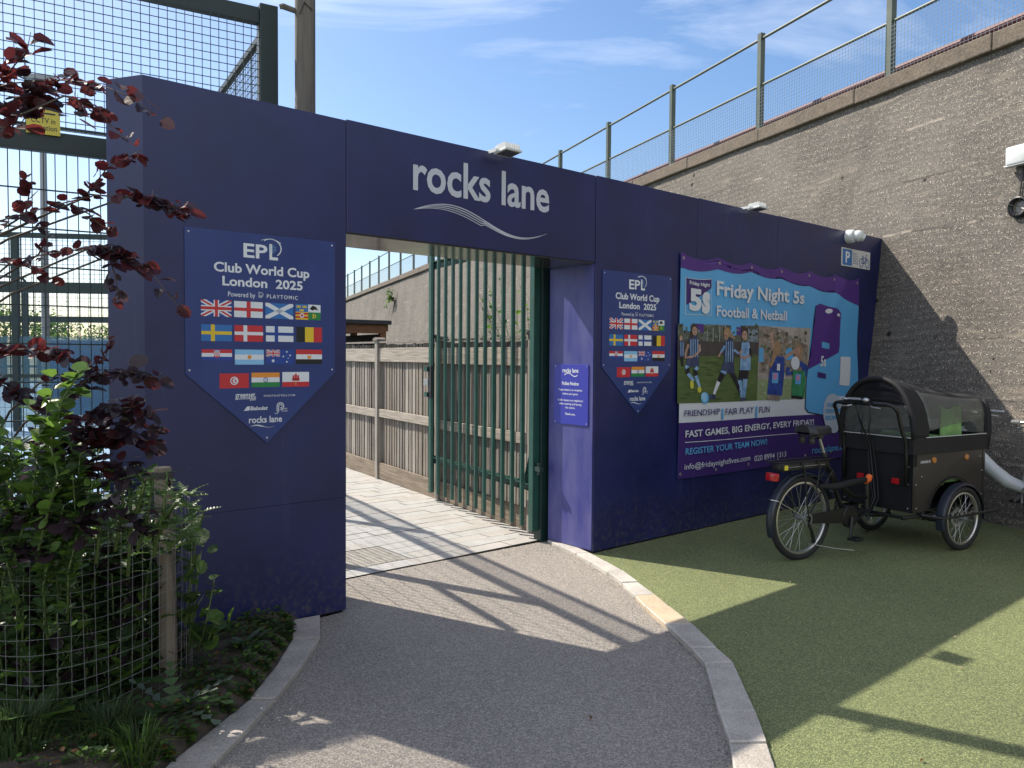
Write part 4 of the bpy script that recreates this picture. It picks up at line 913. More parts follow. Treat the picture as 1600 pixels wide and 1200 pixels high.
# ================================================================ cargo tricycle
M_tyre = mat('tyre_rubber', (.018, .018, .019), .75, var=.2, scale=20, bump=.2, bscale=90); M_rim = mat('rim_alloy', (.62, .60, .55), .3, metal=.85); M_spk = mat('spoke_steel', (.55, .55, .55), .3, metal=.9)
M_blk = mat('black_frame', (.012, .012, .013), .35, spec=.5); M_fab = mat('black_canvas', (.008, .008, .010), .75, var=.3, scale=25, bump=.35, bscale=9)
M_ply = mat('black_plywood', (.006, .006, .008), .5, var=.15, scale=10); M_plyb = mat('brown_plywood', (.028, .023, .0205), .42, var=.12, scale=6, spec=.5)
M_clear = mat('clear_vinyl', (.16, .16, .15), .08, alpha=.34, bump=.9, bscale=4.5, spec=.9); M_red = mat('red_reflector', (.42, .008, .012), .2, spec=.8); M_amb = mat('amber_reflector', (.42, .16, .02), .25, spec=.7)
M_sad = mat('saddle_vinyl', (.018, .018, .02), .42, bump=.1, bscale=40); M_refl = mat('reflective_trim', (.55, .56, .58), .35); M_orange = mat('orange_cap', (.75, .13, .02), .5); M_gcush = mat('green_cushion', (.24, .45, .16), .7, var=.2, scale=8, bump=.4, bscale=7); M_sil = mat('silver_alloy', (.50, .50, .50), .35, metal=.8); M_yel2 = mat('yellow_sticker', (.7, .6, .05), .5)
HD = math.radians(90-61)
trike = thing('cargo_tricycle', 'black cargo tricycle with clear canopied box parked before the banner', 'cargo bike', (2.235, 5.90, 0), HD)
def wheel(parent, c, R, w_=.048, name='wheel', nsp=28, disc_=False):
    hub = MB(); hub.lathe([(.0, -.05), (.014, -.05), (.022, -.03), (.018, 0), (.022, .03), (.014, .05), (0, .05)], M_grey, (0, 0, 0), 'y', 14)
    if disc_: hub.lathe([(.05, .035), (.08, .035), (.08, .037), (.05, .037), (.05, .035)], M_sil, (0, 0, 0), 'y', 24)
    h = hub.build(name, parent, smooth=.6); h.location = c
    t = MB(); r = w_/2; prof = [(R-r+r*math.cos(a)*(1.0 if math.cos(a) > 0 else .95), r*math.sin(a)) for a in [2*math.pi*i/12 for i in range(13)]]
    t.lathe(prof, M_tyre, (0, 0, 0), 'y', 44); t.build('tyre', h, smooth=True)
    t = MB(); a = R-w_*.93; t.lathe([(a, -.014), (a, .014), (a-.012, .016), (a-.018, .008), (a-.018, -.008), (a-.012, -.016), (a, -.014)], M_rim, (0, 0, 0), 'y', 44)
    for s_ in (-1, 1): t.lathe([(R-w_*.62, s_*(r*.93)), (R-w_*.48, s_*(r*.99))], M_refl, (0, 0, 0), 'y', 44)
    t.build('rim', h, smooth=.6)
    t = MB()
    for k in range(nsp):
        an = 2*math.pi*k/nsp; bn_ = an+(.5 if k % 4 < 2 else -.5); s_ = 1 if k % 2 else -1
        t.tube([(.02*math.cos(bn_), s_*.03, .02*math.sin(bn_)), ((a-.014)*math.cos(an), 0, (a-.014)*math.sin(an))], .0011, M_spk, 4, False)
    t.build('spokes', h); return h
def fender(parent, c, R, w_, a0, a1, name='mudguard', m=None):
    g = MB(); g.lathe([(R-.012, -w_/2), (R, -w_/2+.008), (R+.006, 0), (R, w_/2-.008), (R-.012, w_/2)], m or M_blk, c, 'y', 24, a0, a1)
    g.lathe([(R-.016, -w_/2), (R-.004, -w_/2+.010), (R+.002, 0), (R-.004, w_/2-.010), (R-.016, w_/2)], m or M_blk, c, 'y', 24, a0, a1); return g.build(name, parent, smooth=.6)
RR = .327; FR_ = .262
wheel(trike, (0, 0, RR), RR, .05); fender(trike, (0, 0, RR), RR+.022, .062, math.radians(20), math.radians(200), m=mat('dark_fender', (.02, .025, .04), .3))
fw = []
for s_ in (-1, 1):
    h = wheel(trike, (1.42, s_*.405, FR_), FR_, .05, disc_=True)
    fender(trike, (1.42, s_*.395, FR_), FR_+.025, .075, math.radians(-5), math.radians(195), m=mat('dark_fender', (.02, .025, .04), .3))
# frame tubes
g = MB()
BB = V((.50, 0, .30)); ST = V((.255, 0, .80))
g.tube([BB, ST], .019, M_blk, 12)
for s_ in (-1, 1):
    g.tube([(0, s_*.062, RR), (.20, s_*.05, RR-.01), BB+V((-.02, s_*.035, 0))], .010, M_blk, 8)
    g.tube([(0, s_*.062, RR), (.32, s_*.03, .68)], .008, M_blk, 8)
g.tube([BB, (.66, 0, .30), (.84, 0, .33)], .024, M_blk, 12); g.tube([(.30, 0, .70), (.42, 0, .56), (.60, 0, .46), (.80, 0, .42)], .022, M_blk, 12)
g.tube([(.78, 0, .28), (.78, 0, .55)], .026, M_blk, 12)
g.build('frame', trike, smooth=.7)
g = MB()
g.tube([(.80, -.30, .30), (1.9, -.30, .30)], .014, M_blk, 8); g.tube([(.80, .30, .30), (1.9, .30, .30)], .014, M_blk, 8)
for x in (.85, 1.42, 1.85): g.tube([(x, -.30, .295), (x, .30, .295)], .014, M_blk, 8)
g.tube([(1.42, -.40, FR_), (1.42, .40, FR_)], .013, M_blk, 8); g.tube([(1.1, -.28, .27), (1.42, -.36, FR_)], .012, M_blk, 8); g.tube([(1.1, .28, .27), (1.42, .36, FR_)], .012, M_blk, 8)
for s_ in (-1, 1): g.tube([(1.02, s_*.32, .31), (1.08, s_*.46, .30), (1.42, s_*.475, .305), (1.78, s_*.475, .31), (1.84, s_*.47, .312)], .011, M_blk, 8)
g.tube([(.80, 0, .25), (.95, .12, .24), (1.1, .0, .25)], .02, M_blk, 8)
g.build('front_chassis', trike, smooth=.7)
# crank, chain case
g = MB(); g.lathe([(.0, -.07), (.085, -.07), (.092, -.06), (.092, -.045), (.0, -.045)], M_blk, (BB.x, 0, BB.z), 'y', 24); g.prism([(.02, RR-.035), (.46, .25), (.50, .38), (.02, RR+.03)], 'y', -.066, -.052, M_blk); g.build('chain_case', trike, smooth=.6)
for s_, a in ((-1, math.radians(-105)), (1, math.radians(75))):
    e = BB+V((.165*math.cos(a), s_*.095, .165*math.sin(a))); g = MB(); g.tube([BB+V((0, s_*.08, 0)), e], [.014, .010], M_blk, 8); o = g.build('crank', trike)
    g = MB(); g.box(e+V((0, s_*.05, 0)), (.095, .085, .024), M_blackp); g.build('pedal', o, bevel=.005)
g = MB(); g.lathe([(.030, -.075), (.045, -.075), (.045, -.062), (.03, -.062)], M_grey, (0, 0, RR), 'y', 16); g.tube([(0, -.075, RR-.03), (.03, -.085, RR-.10), (.05, -.085, RR-.17)], .012, M_blk, 8); g.lathe([(0, -.09), (.02, -.09), (.02, -.078), (0, -.078)], M_blk, (.05, 0, RR-.17), 'y', 10); g.build('derailleur', trike)
g = MB(); g.tube([(0, -.07, RR), (-.30, -.045, RR+.16), (-.325, 0, RR+.165)], .003, M_spk, 5); g.tube([(0, .07, RR), (-.30, .045, RR+.16), (-.325, 0, RR+.165)], .003, M_spk, 5); g.build('mudguard_stay', trike)
g = MB(); g.tube([(.02, -.075, RR-.19), (.25, -.12, .085), (.42, -.16, .06)], .004, M_sil, 6); g.build('side_stand', trike)
# seat post and saddle
g = MB(); g.tube([ST, V((.185, 0, .955))], .0135, M_sil, 12); g.lathe([(.022, 0), (.026, 0), (.026, .03), (.02, .03)], M_blk, (.257, 0, .785), 'z', 12); g.build('seat_post', trike, smooth=.7)
g = MB()
def sad(u, v):
    x = -.11+.29*u; wd = .098*(1-u)**.55*(1 if u > .08 else .6+5*u) + .022*min(1, u*8)
    wd = wd if u < .98 else .008; a = math.pi*(v*1.0); zt_ = .022*math.cos(2.6*u)+.035
    return (x+.12, wd*math.cos(a), 1.0+zt_*math.sin(a)*.8-.015*(1-math.sin(a))+.012*(u-.3)**2*10*.3)
g.grid(sad, 20, 12, M_sad); g.add([sad(0, v/12) for v in range(13)], [tuple(range(13))], M_sad)
g.grid(lambda u, v: (sad(u, v)[0], sad(u, v)[1]*.97, .965+ .022*abs(u-.4)), 20, 12, M_sad)
g.grid(lambda u, v: tuple(V(sad(u, 0)).lerp(V((sad(u, 0)[0], sad(u, 0)[1]*.97, .965+.022*abs(u-.4))), v)), 20, 1, M_sad); g.grid(lambda u, v: tuple(V(sad(u, 1)).lerp(V((sad(u, 1)[0], sad(u, 1)[1]*.97, .965+.022*abs(u-.4))), v)), 20, 1, M_sad)
o = g.build('saddle', trike, smooth=True)
g = MB(); 
for s_ in (-1, 1): g.tube([(.04, s_*.04, .965), (.12, s_*.022, .945), (.24, s_*.015, .965)], .004, M_grey, 6); g.lathe([(.024, 0), (.026, .02), (.024, .04), (.026, .06)], M_blk, (.055, s_*.045, .90), 'z', 10)
g.box((.185, 0, .945), (.05, .05, .03), M_blk); g.build('saddle_rails', o)
# carrier with battery
g = MB()
for s_ in (-1, 1):
    g.tube([(-.32, s_*.055, .775), (.28, s_*.055, .775)], .006, M_blk, 8)
    for x in (-.08, .10): g.tube([(x, s_*.06, .775), (x+.02, s_*.075, .73), (0 if x < 0 else .07, s_*.075, RR+.02 if x < 0 else RR+.16)], .006, M_blk, 8)
g.tube([(-.06, -.075, .66), (.30, -.06, .64)], .005, M_blk, 6)
g.tube([(-.32, -.055, .775), (-.32, .055, .775)], .006, M_blk, 8); g.build('luggage_carrier', trike, smooth=.7)
g = MB(); g.box((-.02, 0, .735), (.50, .115, .062), M_blackp); g.build('battery', trike, bevel=.012, smooth=.6)
g = MB(); g.box((-.02, -.059, .737), (.42, .004, .006), M_grey); g.build('battery_trim', trike)
g = MB(); g.box((-.235, -.0595, .735), (.035, .004, .035), M_yel2); g.build('sticker', trike)
g = MB(); g.box((-.315, 0, .665), (.045, .10, .062), M_red); g.build('rear_light', trike, bevel=.010, smooth=.6)
g = MB(); g.tube([(.08, -.10, .58), (.25, -.11, .565), (.45, -.10, .58), (.64, -.085, .59)], [.018, .026, .026, .022], M_fab, 10); o = g.build('lock_sleeve', trike, smooth=.7)
g = MB(); g.tube([(.64, -.085, .575), (.68, -.083, .59), (.70, -.083, .62)], [.024, .028, .022], M_orange, 10); g.build('orange_lock_end', o)
# box
XB, XF, HW, ZB, ZTB = .888, 1.85, .318, .335, .83
g = MB(); g.bb((XB, -HW, ZB), (XB+.014, HW, ZTB), M_ply); g.build('rear_panel', trike)
for s_ in (-1, 1):
    g = MB(); arc = [(1.42+.315*math.cos(a), FR_+.315*math.sin(a)) for a in [math.radians(14+15.2*i) for i in range(11)]]
    g.prism([(XB+.015, ZB), (XB+.016, ZTB), (XF, ZTB), (XF, ZB)] + [q for q in arc if q[1] > ZB+.002], 'y', s_*HW-.007, s_*HW+.007, M_plyb); g.build('side_panel', trike)
    g = MB(); g.lathe([(.312, s_*(HW+.004)), (.335, s_*(HW+.010)), (.33, s_*(HW-.06)), (.312, s_*(HW-.06))], M_blk, (1.42, 0, FR_), 'y', 20, math.radians(12), math.radians(168)); g.build('arch_lip', trike, smooth=.6)
g = MB(); g.bb((XF, -HW, ZB), (XF+.014, HW, ZTB), M_ply); g.build('front_panel', trike)
g = MB(); g.bb((XB+.014, -HW+.008, ZB), (XF, HW-.008, ZB+.014), M_ply); g.build('floor_panel', trike)
g = MB()
for x, y, w2, d2 in ((XB-.002, -HW-.008, .03, .004), (XF-.012, -HW-.008, .03, .004), (XB-.002, HW+.008, .03, .004), (XF-.012, HW+.008, .03, .004)):
    g = MB(); g.bb((x, y-d2/2, ZB), (x+w2, y+d2/2, ZTB), M_blk); g.build('edge_trim', trike)
g = MB(); g.box((1.35, 0, .72), (.10, .56, .42), M_gcush, Matrix.Rotation(.0, 3, 'Y')); g.box((1.55, 0, .58), (.42, .56, .10), M_gcush); g.build('green_seat', trike, bevel=.03, smooth=.6)
g = MB(); g.grid(lambda u, v: (1.32+.30*u, -.27+.03*math.sin(9*u)*v, .90+.26*v+.02*math.sin(14*u)), 10, 6, M_gcush); g.grid(lambda u, v: (1.32+.30*u, -.262+.03*math.sin(9*u)*v, .90+.26*v+.02*math.sin(14*u)), 10, 6, M_gcush); g.build('green_liner', trike, smooth=True)
g = MB()
for x, z in ((.93, .56), (.93, .70), (1.83, .42), (1.83, .62), (1.80, .74), (.94, .37), (1.0, .62)): g.ball((x, -HW-.009, z), (.006, .004, .006), M_sil, 8, 4)
for y, z in ((-.29, .56), (-.29, .70), (-.29, .37), (.29, .56), (.29, .70), (.29, .37)): g.ball((XB-.003, y, z), (.004, .006, .006), M_sil, 8, 4)
g.build('bolts', trike)
for x in (1.155, 1.60):
    g = MB(); g.lathe([(0, -.012), (.022, -.012), (.026, -.006), (.026, 0)], M_amb, (x, -HW-.007, .745), 'y', 16); g.build('side_reflector', trike)
g = MB(); g.box((XB-.010, .135, .575), (.02, .06, .045), M_red); g.build('rear_reflector', trike, bevel=.004)
g = MB(); g.box((XB-.010, -.185, .575), (.02, .06, .045), M_red); g.build('rear_reflector', trike, bevel=.004)
g = MB(); put(g, B_wh, 'amladcykler.dk', (.985, .728), 1.115, .752, lambda u, v: (u, -HW-.0078, v), .02); g.build('lettering', trike)
# canopy
def sec(u):
    # u 0..1 rear hoop to front edge: x, half width, base z, height, exponent
    x = .875+(1.875-.875)*u
    if u < .22: h, e = .47-.03*u/.22*.6, 2.3
    else: f = (u-.22)/.78; h, e = .452-.125*f**.8-.02*math.sin(math.pi*f), 2.3+3.2*f
    return x, .335, .925, h, e
def cp(u, v):
    x, hw, zb, h, e = sec(u); a = math.pi*v; c_, s_ = math.cos(a), math.sin(a)
    y = -hw*math.copysign(abs(c_)**(2/e), c_); z = zb+h*abs(s_)**(2/e)
    return (x, y, z)
def patch(name, u0, u1, v0, v1, m, off=0, nu=20, nv=44):
    g = MB()
    def f(a, b):
        q = cp(u0+(u1-u0)*a, v0+(v1-v0)*b); wr = (.011 if m == M_fab else .007)*(mnoise.noise(V((q[0]*9, q[1]*6, q[2]*6)))+.5*mnoise.noise(V((q[0]*19, q[1]*13, q[2]*13))))
        c0 = V((q[0], 0, 1.0)); d_ = (V(q)-c0).normalized(); return V(q)+d_*(off+wr)
    g.grid(f, nu, nv, m); o = g.build(name, trike, smooth=True)
    md = o.modifiers.new('thickness', 'SOLIDIFY'); md.thickness = .002 if m == M_clear else .006; return o
patch('canopy_hood', 0, .20, 0, 1, M_fab, .0)
patch('canopy_window', .20, .97, .03, .30, M_clear); patch('canopy_window', .20, .97, .70, .97, M_clear); patch('canopy_window', .20, .95, .36, .64, M_clear)
patch('canopy_strip', .20, .97, .295, .365, M_fab, .002); patch('canopy_strip', .20, .97, .635, .705, M_fab, .002)
patch('canopy_front_edge', .955, 1.0, 0, 1, M_fab, .003)
g = MB(); n_ = 24; pts = [cp(0, i/n_) for i in range(n_+1)]; g.tube(pts, .022, M_fab, 8); g.build('rear_hoop', trike, smooth=True)
def endwall(u, z0, z1, m, name, x, inset=.0, cv=None):
    x_, hw, zb, h, e = sec(u); g = MB(); rows = 10; vs = []
    for j in range(rows+1):
        z = z0+(z1-z0)*j/rows; k = min(1, max(0, (z-zb)/h)); yy = hw*(max(0, 1-k**e))**(1/e)-inset
        for i in range(13): vs.append((x+.006*mnoise.noise(V((i*.5, j*.4, x))), -yy+2*yy*i/12, z))
    g.add(vs, [(j*13+i, j*13+i+1, (j+1)*13+i+1, (j+1)*13+i) for j in range(rows) for i in range(12)], m); o = g.build(name, trike, smooth=True)
    md = o.modifiers.new('thickness', 'SOLIDIFY'); md.thickness = .003; return o
endwall(0, .93, 1.185, M_clear, 'rear_window', .885); endwall(0, 1.185, 1.385, mat('tinted_vinyl', (.012, .012, .015), .12, alpha=.6, bump=.4, bscale=3, spec=.8), 'rear_upper_window', .884)
endwall(1, .93, 1.24, M_clear, 'front_window', 1.868)
g = MB()
for s_ in (-1, 1): g.bb((.868, s_*.338-.006, .80), (1.885, s_*.338+.006, .935), M_fab)
g.bb((.862, -.344, .80), (.874, .344, .935), M_fab); g.bb((1.876, -.344, .80), (1.888, .344, .935), M_fab); g.build('canopy_skirt', trike, bevel=.003)
g = MB()
for s_ in (-1, 1): g.tube([(1.885, s_*.325, .80), (1.895, s_*.33, .95), (1.89, s_*.325, 1.10), (1.87, s_*.30, 1.22)], [.025, .03, .03, .025], M_fab, 8)
g.build('front_corner_roll', trike, smooth=True)
g = MB(); g.bb((.858, -.338, .931), (.861, .338, .937), M_refl); g.bb((1.02, -.346, .931), (1.85, -.3445, .937), M_refl); g.build('reflective_piping', trike)
# push bar handlebar with controls
g = MB(); W_ = .285
pth = [(.865, -W_, .55), (.86, -W_, .80), (.85, -W_, .90)]
for i in range(5):
    a = i/4; pth.append((.80-.06*a, -W_+.0*a, .98+.16*a))
for i in range(5):
    a = math.pi/2*i/4; pth.append((.725-.02*math.sin(a), -W_+.06*(1-math.cos(a)), 1.15+.045*math.sin(a)))
full = pth + [(x, -y, z) for x, y, z in pth[::-1]]
g.tube(full, .0145, M_blk, 10); hb = g.build('handlebar', trike, smooth=True)
g = MB()
for s_ in (-1, 1):
    g.tube([(.705, s_*.10, 1.195), (.705, s_*.21, 1.195)], .0185, M_blackp, 10)
g.build('grip', hb, smooth=.7)
g = MB(); g.box((.69, .055, 1.222), (.055, .115, .016), M_sil, Matrix.Rotation(.4, 3, 'Y')); g.box((.70, .055, 1.208), (.05, .12, .02), M_blackp, Matrix.Rotation(.4, 3, 'Y')); g.build('display', hb)
g = MB(); g.ball((.695, -.035, 1.222), (.024, .030, .020), M_sil, 12, 8); g.build('bell', hb, smooth=True)
g = MB()
for s_ in (-1, 1): g.tube([(.69, s_*.08, 1.18), (.665, s_*.11, 1.172), (.66, s_*.19, 1.165)], .006, M_sil, 6); g.box((.70, s_*.085, 1.195), (.04, .03, .04), M_blackp)
g.ball((.69, .155, 1.225), (.02, .03, .012), M_sil, 10, 6)
g.build('brake_lever', hb)
for k, (y0_, y1_, dx) in enumerate(((.06, .03, 0), (-.06, .0, .01), (.02, .05, -.015))):
    g = MB(); g.tube([(.70, y0_, 1.19), (.73, y0_*.9, 1.08), (.80+dx, y1_+.02, .96), (.845, y1_, .85), (.85+dx, y1_-.03, .6), (.845, y1_-.06, .42), (.80, y1_-.05, .33), (.60, -.06, .27), (.52, -.05, .24)], .0042 if k else .007, M_blackp, 6); g.build('cable', trike, smooth=True)
g = MB()
for x in (.90, .915, .93): g.tube([(x, -HW-.012, .86), (x, -HW-.012, .70)], .004, M_blk, 6)
g.build('canopy_stay', trike)

# ================================================================ white hire e-bikes by the wall
M_wf = mat('white_bike_frame', (.60, .63, .64), .3, var=.06, scale=8, spec=.6); M_lime = mat('lime_green', (.12, .42, .05), .4)
def ebike(loc, rz, label):
    # local x forward (front wheel at +), origin below the rear hub
    b = thing('electric_bicycle', label, 'bicycle', loc, rz, 'white electric bicycles by the wall')
    wheel(b, (0, 0, .34), .34, .05, nsp=24); wheel(b, (1.14, 0, .34), .34, .05, nsp=24)
    g = MB(); dt = [(.95, 0, .90), (.92, 0, .82), (.80, 0, .68), (.68, 0, .555), (.55, 0, .46), (.42, 0, .42), (.30, 0, .43)]
    g.tube(dt, [.04, .05, .058, .062, .060, .05, .04], M_wf, 14)
    g.tube([(.36, 0, .42), (.25, 0, .66), (.20, 0, .78)], [.036, .028, .024], M_wf, 12)
    for s_ in (-1, 1): g.tube([(.38, s_*.05, .42), (.18, s_*.065, .37), (0, s_*.07, .34)], .016, M_wf, 8)
    g.build('frame', b, smooth=True)
    g = MB(); g.tube([(.95, 0, .94), (.985, 0, .80), (1.0, 0, .74)], .026, M_wf, 10)
    for s_ in (-1, 1): g.tube([(1.0, 0, .74), (1.01, s_*.05, .71), (1.14, s_*.06, .34)], .016, M_wf, 8)
    g.build('fork', b, smooth=.7)
    g = MB(); g.lathe([(.0, -.064), (.024, -.064), (.034, -.062), (.034, -.0625), (.024, -.0645)], M_lime, (0, 0, 0), 'y', 18); g.v = [(x*1.3+.775, y, z+.555) for x, y, z in g.v]; g.build('emblem', b)
    fender(b, (0, 0, .34), .37, .07, math.radians(40), math.radians(190), m=M_wf); fender(b, (1.14, 0, .34), .37, .07, math.radians(-10), math.radians(140), m=M_wf)
    g = MB(); g.tube([(.20, 0, .76), (.165, 0, .95)], .015, M_sil, 10); g.build('seat_post', b)
    g = MB(); g.grid(lambda u, v: (.02+.28*u, (.09*(1-u)**.6+.02*min(1, u*8))*math.cos(math.pi*v)*(1 if u < .98 else .3), .96+.045*math.sin(math.pi*v)), 14, 10, M_sad); g.build('saddle', b, smooth=True)
    g = MB(); g.tube([(.95, 0, .92), (.92, 0, 1.06)], .018, M_blk, 10); pth = [(.80, -.33, 1.08), (.86, -.27, 1.085), (.93, -.12, 1.08), (.93, .12, 1.08), (.86, .27, 1.085), (.80, .33, 1.08)]; g.tube(pth, .012, M_sil, 10); hb_ = g.build('handlebar', b, smooth=.7)
    g = MB()
    for s_ in (-1, 1): g.tube([(.70, s_*.36, 1.075), (.80, s_*.33, 1.08)], .018, M_grey, 10)
    g.build('grip', hb_)
    g = MB()
    for s_ in (-1, 1): g.tube([(.86, s_*.25, 1.075), (.84, s_*.28, 1.05), (.74, s_*.335, 1.035)], .006, M_sil, 6)
    g.build('brake_lever', hb_)
    g = MB(); g.bb((1.03, -.15, .78), (1.30, .15, .80), M_wf)
    for s_ in (-1, 1): g.prism([(1.03, .80), (1.30, .80), (1.33, .98), (1.00, .98)], 'y', s_*.15-.005, s_*.15+.005, M_wf)
    g.bb((1.30, -.15, .80), (1.315, .15, .98), M_wf); g.build('basket', b)
    g = MB(); g.lathe([(0, -.075), (.07, -.075), (.07, -.06), (0, -.06)], M_blk, (.42, 0, .40), 'y', 18); g.build('motor_cover', b)
    for s_, a in ((-1, math.radians(-50)), (1, math.radians(130))):
        e = V((.42+.16*math.cos(a), s_*.10, .40+.16*math.sin(a))); g = MB(); g.tube([(.42, s_*.085, .40), e], [.013, .011], M_sil, 8); o = g.build('crank', b); g = MB(); g.box(e+V((0, s_*.05, 0)), (.09, .085, .025), M_blackp); g.build('pedal', o, bevel=.005)
    g = MB(); g.tube([(.40, .06, .36), (.28, .16, .0)], .012, M_blk, 8); g.build('kick_stand', b)
    return b
# heading along the wall, front end behind the tricycle
def wall_floor(x, off): return RP+RW*x+RM*off
pB = gnd(1580, 838)                                    # below the crank
hd = V((math.sin(math.radians(-42)), math.cos(math.radians(-42)), 0)); pB = pB-RM*.12+V((.02, 0, 0))
eb = ebike(tuple(pB-hd*.42), math.atan2(hd.y, hd.x), 'white electric bicycle leaning at the wall, half hidden behind the cargo tricycle')
eb.rotation_euler.x = .03
hd2 = V((-.34, -.94, 0)).normalized(); e2 = copy_tree(eb); e2['label'] = 'white electric bicycle at the right edge, only its handlebar in view'
rz2 = math.atan2(hd2.y, hd2.x); gp_ = at(1583, 652, 5.95); lg = Matrix.Rotation(rz2, 3, 'Z') @ V((.70, -.36, 0)); e2.rotation_euler = (0, 0, rz2); e2.location = (gp_.x-lg.x, gp_.y-lg.y, 0)
# ================================================================ sports cages left of the portal
M_cage = mat('cage_green', (.012, .026, .024), .5, var=.2, scale=5); M_cwire = mat('cage_wire', (.012, .026, .026), .5)
g = MB(); c0 = V((-2.4, 5.9, -.03))
for z_, pts, m in ((-.03, [V((-60, 7, 0)), V((-2.0, 6.6, 0)), V((-2.6, 9.5, 0)), V((-16, 45, 0)), V((-60, 45, 0))], M_court),):
    g.add([(p.x, p.y, z_) for p in pts], [tuple(range(len(pts)))[::-1]], m)
g.build('court_ground', kind='structure')
def mesh_panel(g, x0, x1, z0, z1, dx, dz, r, y=0, m=None, r2=None):
    m = m or M_cwire; n_ = max(1, int(round((x1-x0)/dx)))
    for k in range(n_+1):
        x = x0+(x1-x0)*k/n_; g.bb((x-r, y-r, z0), (x+r, y+r, z1), m)
    n_ = max(1, int(round((z1-z0)/dz))); r2 = r2 or r
    for k in range(n_+1):
        z = z0+(z1-z0)*k/n_; g.bb((x0, y-r2+r*1.6, z-r2), (x1, y+r2+r*1.6, z+r2), m)
CA = math.radians(60); CD = V((math.sin(CA), math.cos(CA), 0)); CP = V((-1.63, 5.15, 0)); CRZ = math.atan2(CD.y, CD.x)
cage = thing('court_cage', 'tall dark green steel mesh court cage rising behind the portal', 'court fence', CP, CRZ)
Z1, Z2 = 2.78, 3.77
for x in (0, -2.6, -5.2):
    g = MB(); g.bb((x-.058, -.055, -.05), (x+.058, .055, Z2+.07), M_cage); g.build('post', cage, bevel=.005)
g = MB(); g.bb((-7.5, -.035, Z2-.05), (-.06, .035, Z2+.045), M_cage); g.build('beam', cage)
g = MB(); g.bb((-7.5, -.04, Z1-.055), (-.06, .04, Z1+.055), M_cage); g.build('beam', cage)
g = MB(); mesh_panel(g, -5.2, -.06, Z1+.07, Z2-.05, .050, .050, .0021, -.04); g.bb((-5.2, -.045, Z1+.075), (-.06, -.03, Z1+.09), M_cwire); g.build('mesh_panel', cage)
g = MB(); mesh_panel(g, -5.2, -.06, .05, Z1-.06, .058, .22, .0028, -.04, r2=.004); g.build('mesh_panel', cage)
# return side going away
RA = math.radians(-32); RD = V((math.sin(RA), math.cos(RA), 0)); ang = math.atan2(RD.y, RD.x)-CRZ
side_o = MB(); 
def retm(mb):
    c_, s_ = math.cos(ang), math.sin(ang); mb.v = [(x*c_-y*s_, x*s_+y*c_, z) for x, y, z in mb.v]; return mb
g = MB(); g.bb((.06, -.02, Z2-.09), (9, .02, Z2-.05), M_cage); retm(g); g.build('beam', cage)
g = MB(); g.bb((.06, -.03, 3.14), (9, .03, 3.22), M_cage); g.bb((.2, -.02, 2.18), (1.27, .02, 2.24), M_cage); retm(g); g.build('beam', cage)
g = MB(); mesh_panel(g, .06, 6, 3.22, Z2-.09, .05, .05, .0018); retm(g); g.build('mesh_panel', cage)
g = MB(); mesh_panel(g, .06, 6, .05, 3.14, .10, .25, .0018); retm(g); g.build('mesh_panel', cage)
for x in (1.27, 3.8, 6.3, 8.8):
    g = MB(); g.bb((x-.04, -.04, -.05), (x+.04, .04, 3.14 if x < 2 else Z2-.05), M_cage); retm(g); g.build('post', cage)
# surveillance notice hung on the mesh
cs = onp(68, 195, CP, V((CD.y, -CD.x, 0))); sx_ = (cs-CP).dot(CD)
o = thing('warning_sign', 'small yellow surveillance notice fixed to the cage mesh', 'sign', CP+CD*sx_+V((CD.y, -CD.x, 0))*.055+V((0, 0, cs.z)), CRZ); o.scale = (.8, .8, .8)
g = MB(); g.bb((-.105, -.003, -.085), (.105, .003, .10), mat('notice_yellow', (.62, .50, .06), .5)); g.build('panel', o)
g = MB(); put(g, BLK, 'CCTV in', (-.075, -.005), .075, .033, lambda u, v: (u, -.0042, v), .008); put(g, BLK, 'operation', (-.085, -.055), .085, -.022, lambda u, v: (u, -.0042, v), .008); g.build('lettering', o)
g = MB(); g.bb((-.075, -.0042, .058), (.075, -.0034, .07), BLK); g.build('band', o)

# farther cages
def far_cage(label, P, az, L, h1, h2, step, dens, glass):
    D = V((math.sin(az), math.cos(az), 0)); b = thing('court_cage', label, 'court fence', P, math.atan2(D.y, D.x), 'court cages beyond the portal')
    n_ = int(L/step)
    for k in range(n_+1): g = MB(); g.bb((k*step-.06, -.06, -.05), (k*step+.06, .06, h2), M_cage); g.build('post', b)
    for z, t in ((h1, .11), (h2, .05), (1.1, .035)): g = MB(); g.bb((0, -.05, z-t), (L, .05, z+t), M_cage); g.build('beam', b)
    g = MB(); mesh_panel(g, 0, L, h1, h2, dens, dens, .0035); g.build('mesh_panel', b)
    g = MB(); mesh_panel(g, 0, L, .05, h1, dens*2.0, dens*2.0, .0035, y=.02); g.build('mesh_panel', b)
    if glass:
        for k in range(n_): g = MB(); g.bb((k*step+.07, -.03, .05), ((k+1)*step-.07, -.022, 1.9), M_glass); g.build('glass_panel', b)
M_glass = mat('court_glass', (.10, .22, .30), .05, alpha=.32, spec=.7)
far_cage('green mesh and glass court cage across the blue court', V((-17.5, 14.6, 0)), math.radians(82), 12.5, 2.9, 3.95, 2.5, .10, True)
far_cage('farthest green mesh court cage behind the other cages', V((-30, 27, 0)), math.radians(86), 22, 2.8, 3.95, 3.1, .16, False)
g = MB(); 
o = thing('sponsor_board', 'dark blue advertising board standing at the far side of the blue court', 'board', at(150, 560, 19) - V((0, 0, 1.45)), 0)
g = MB(); g.bb((-1.2, -.04, .05), (1.4, .04, 1.9), mat('board_blue', (.03, .06, .22), .5, var=.2, scale=3)); g.build('panel', o, bevel=.01)
g = MB()
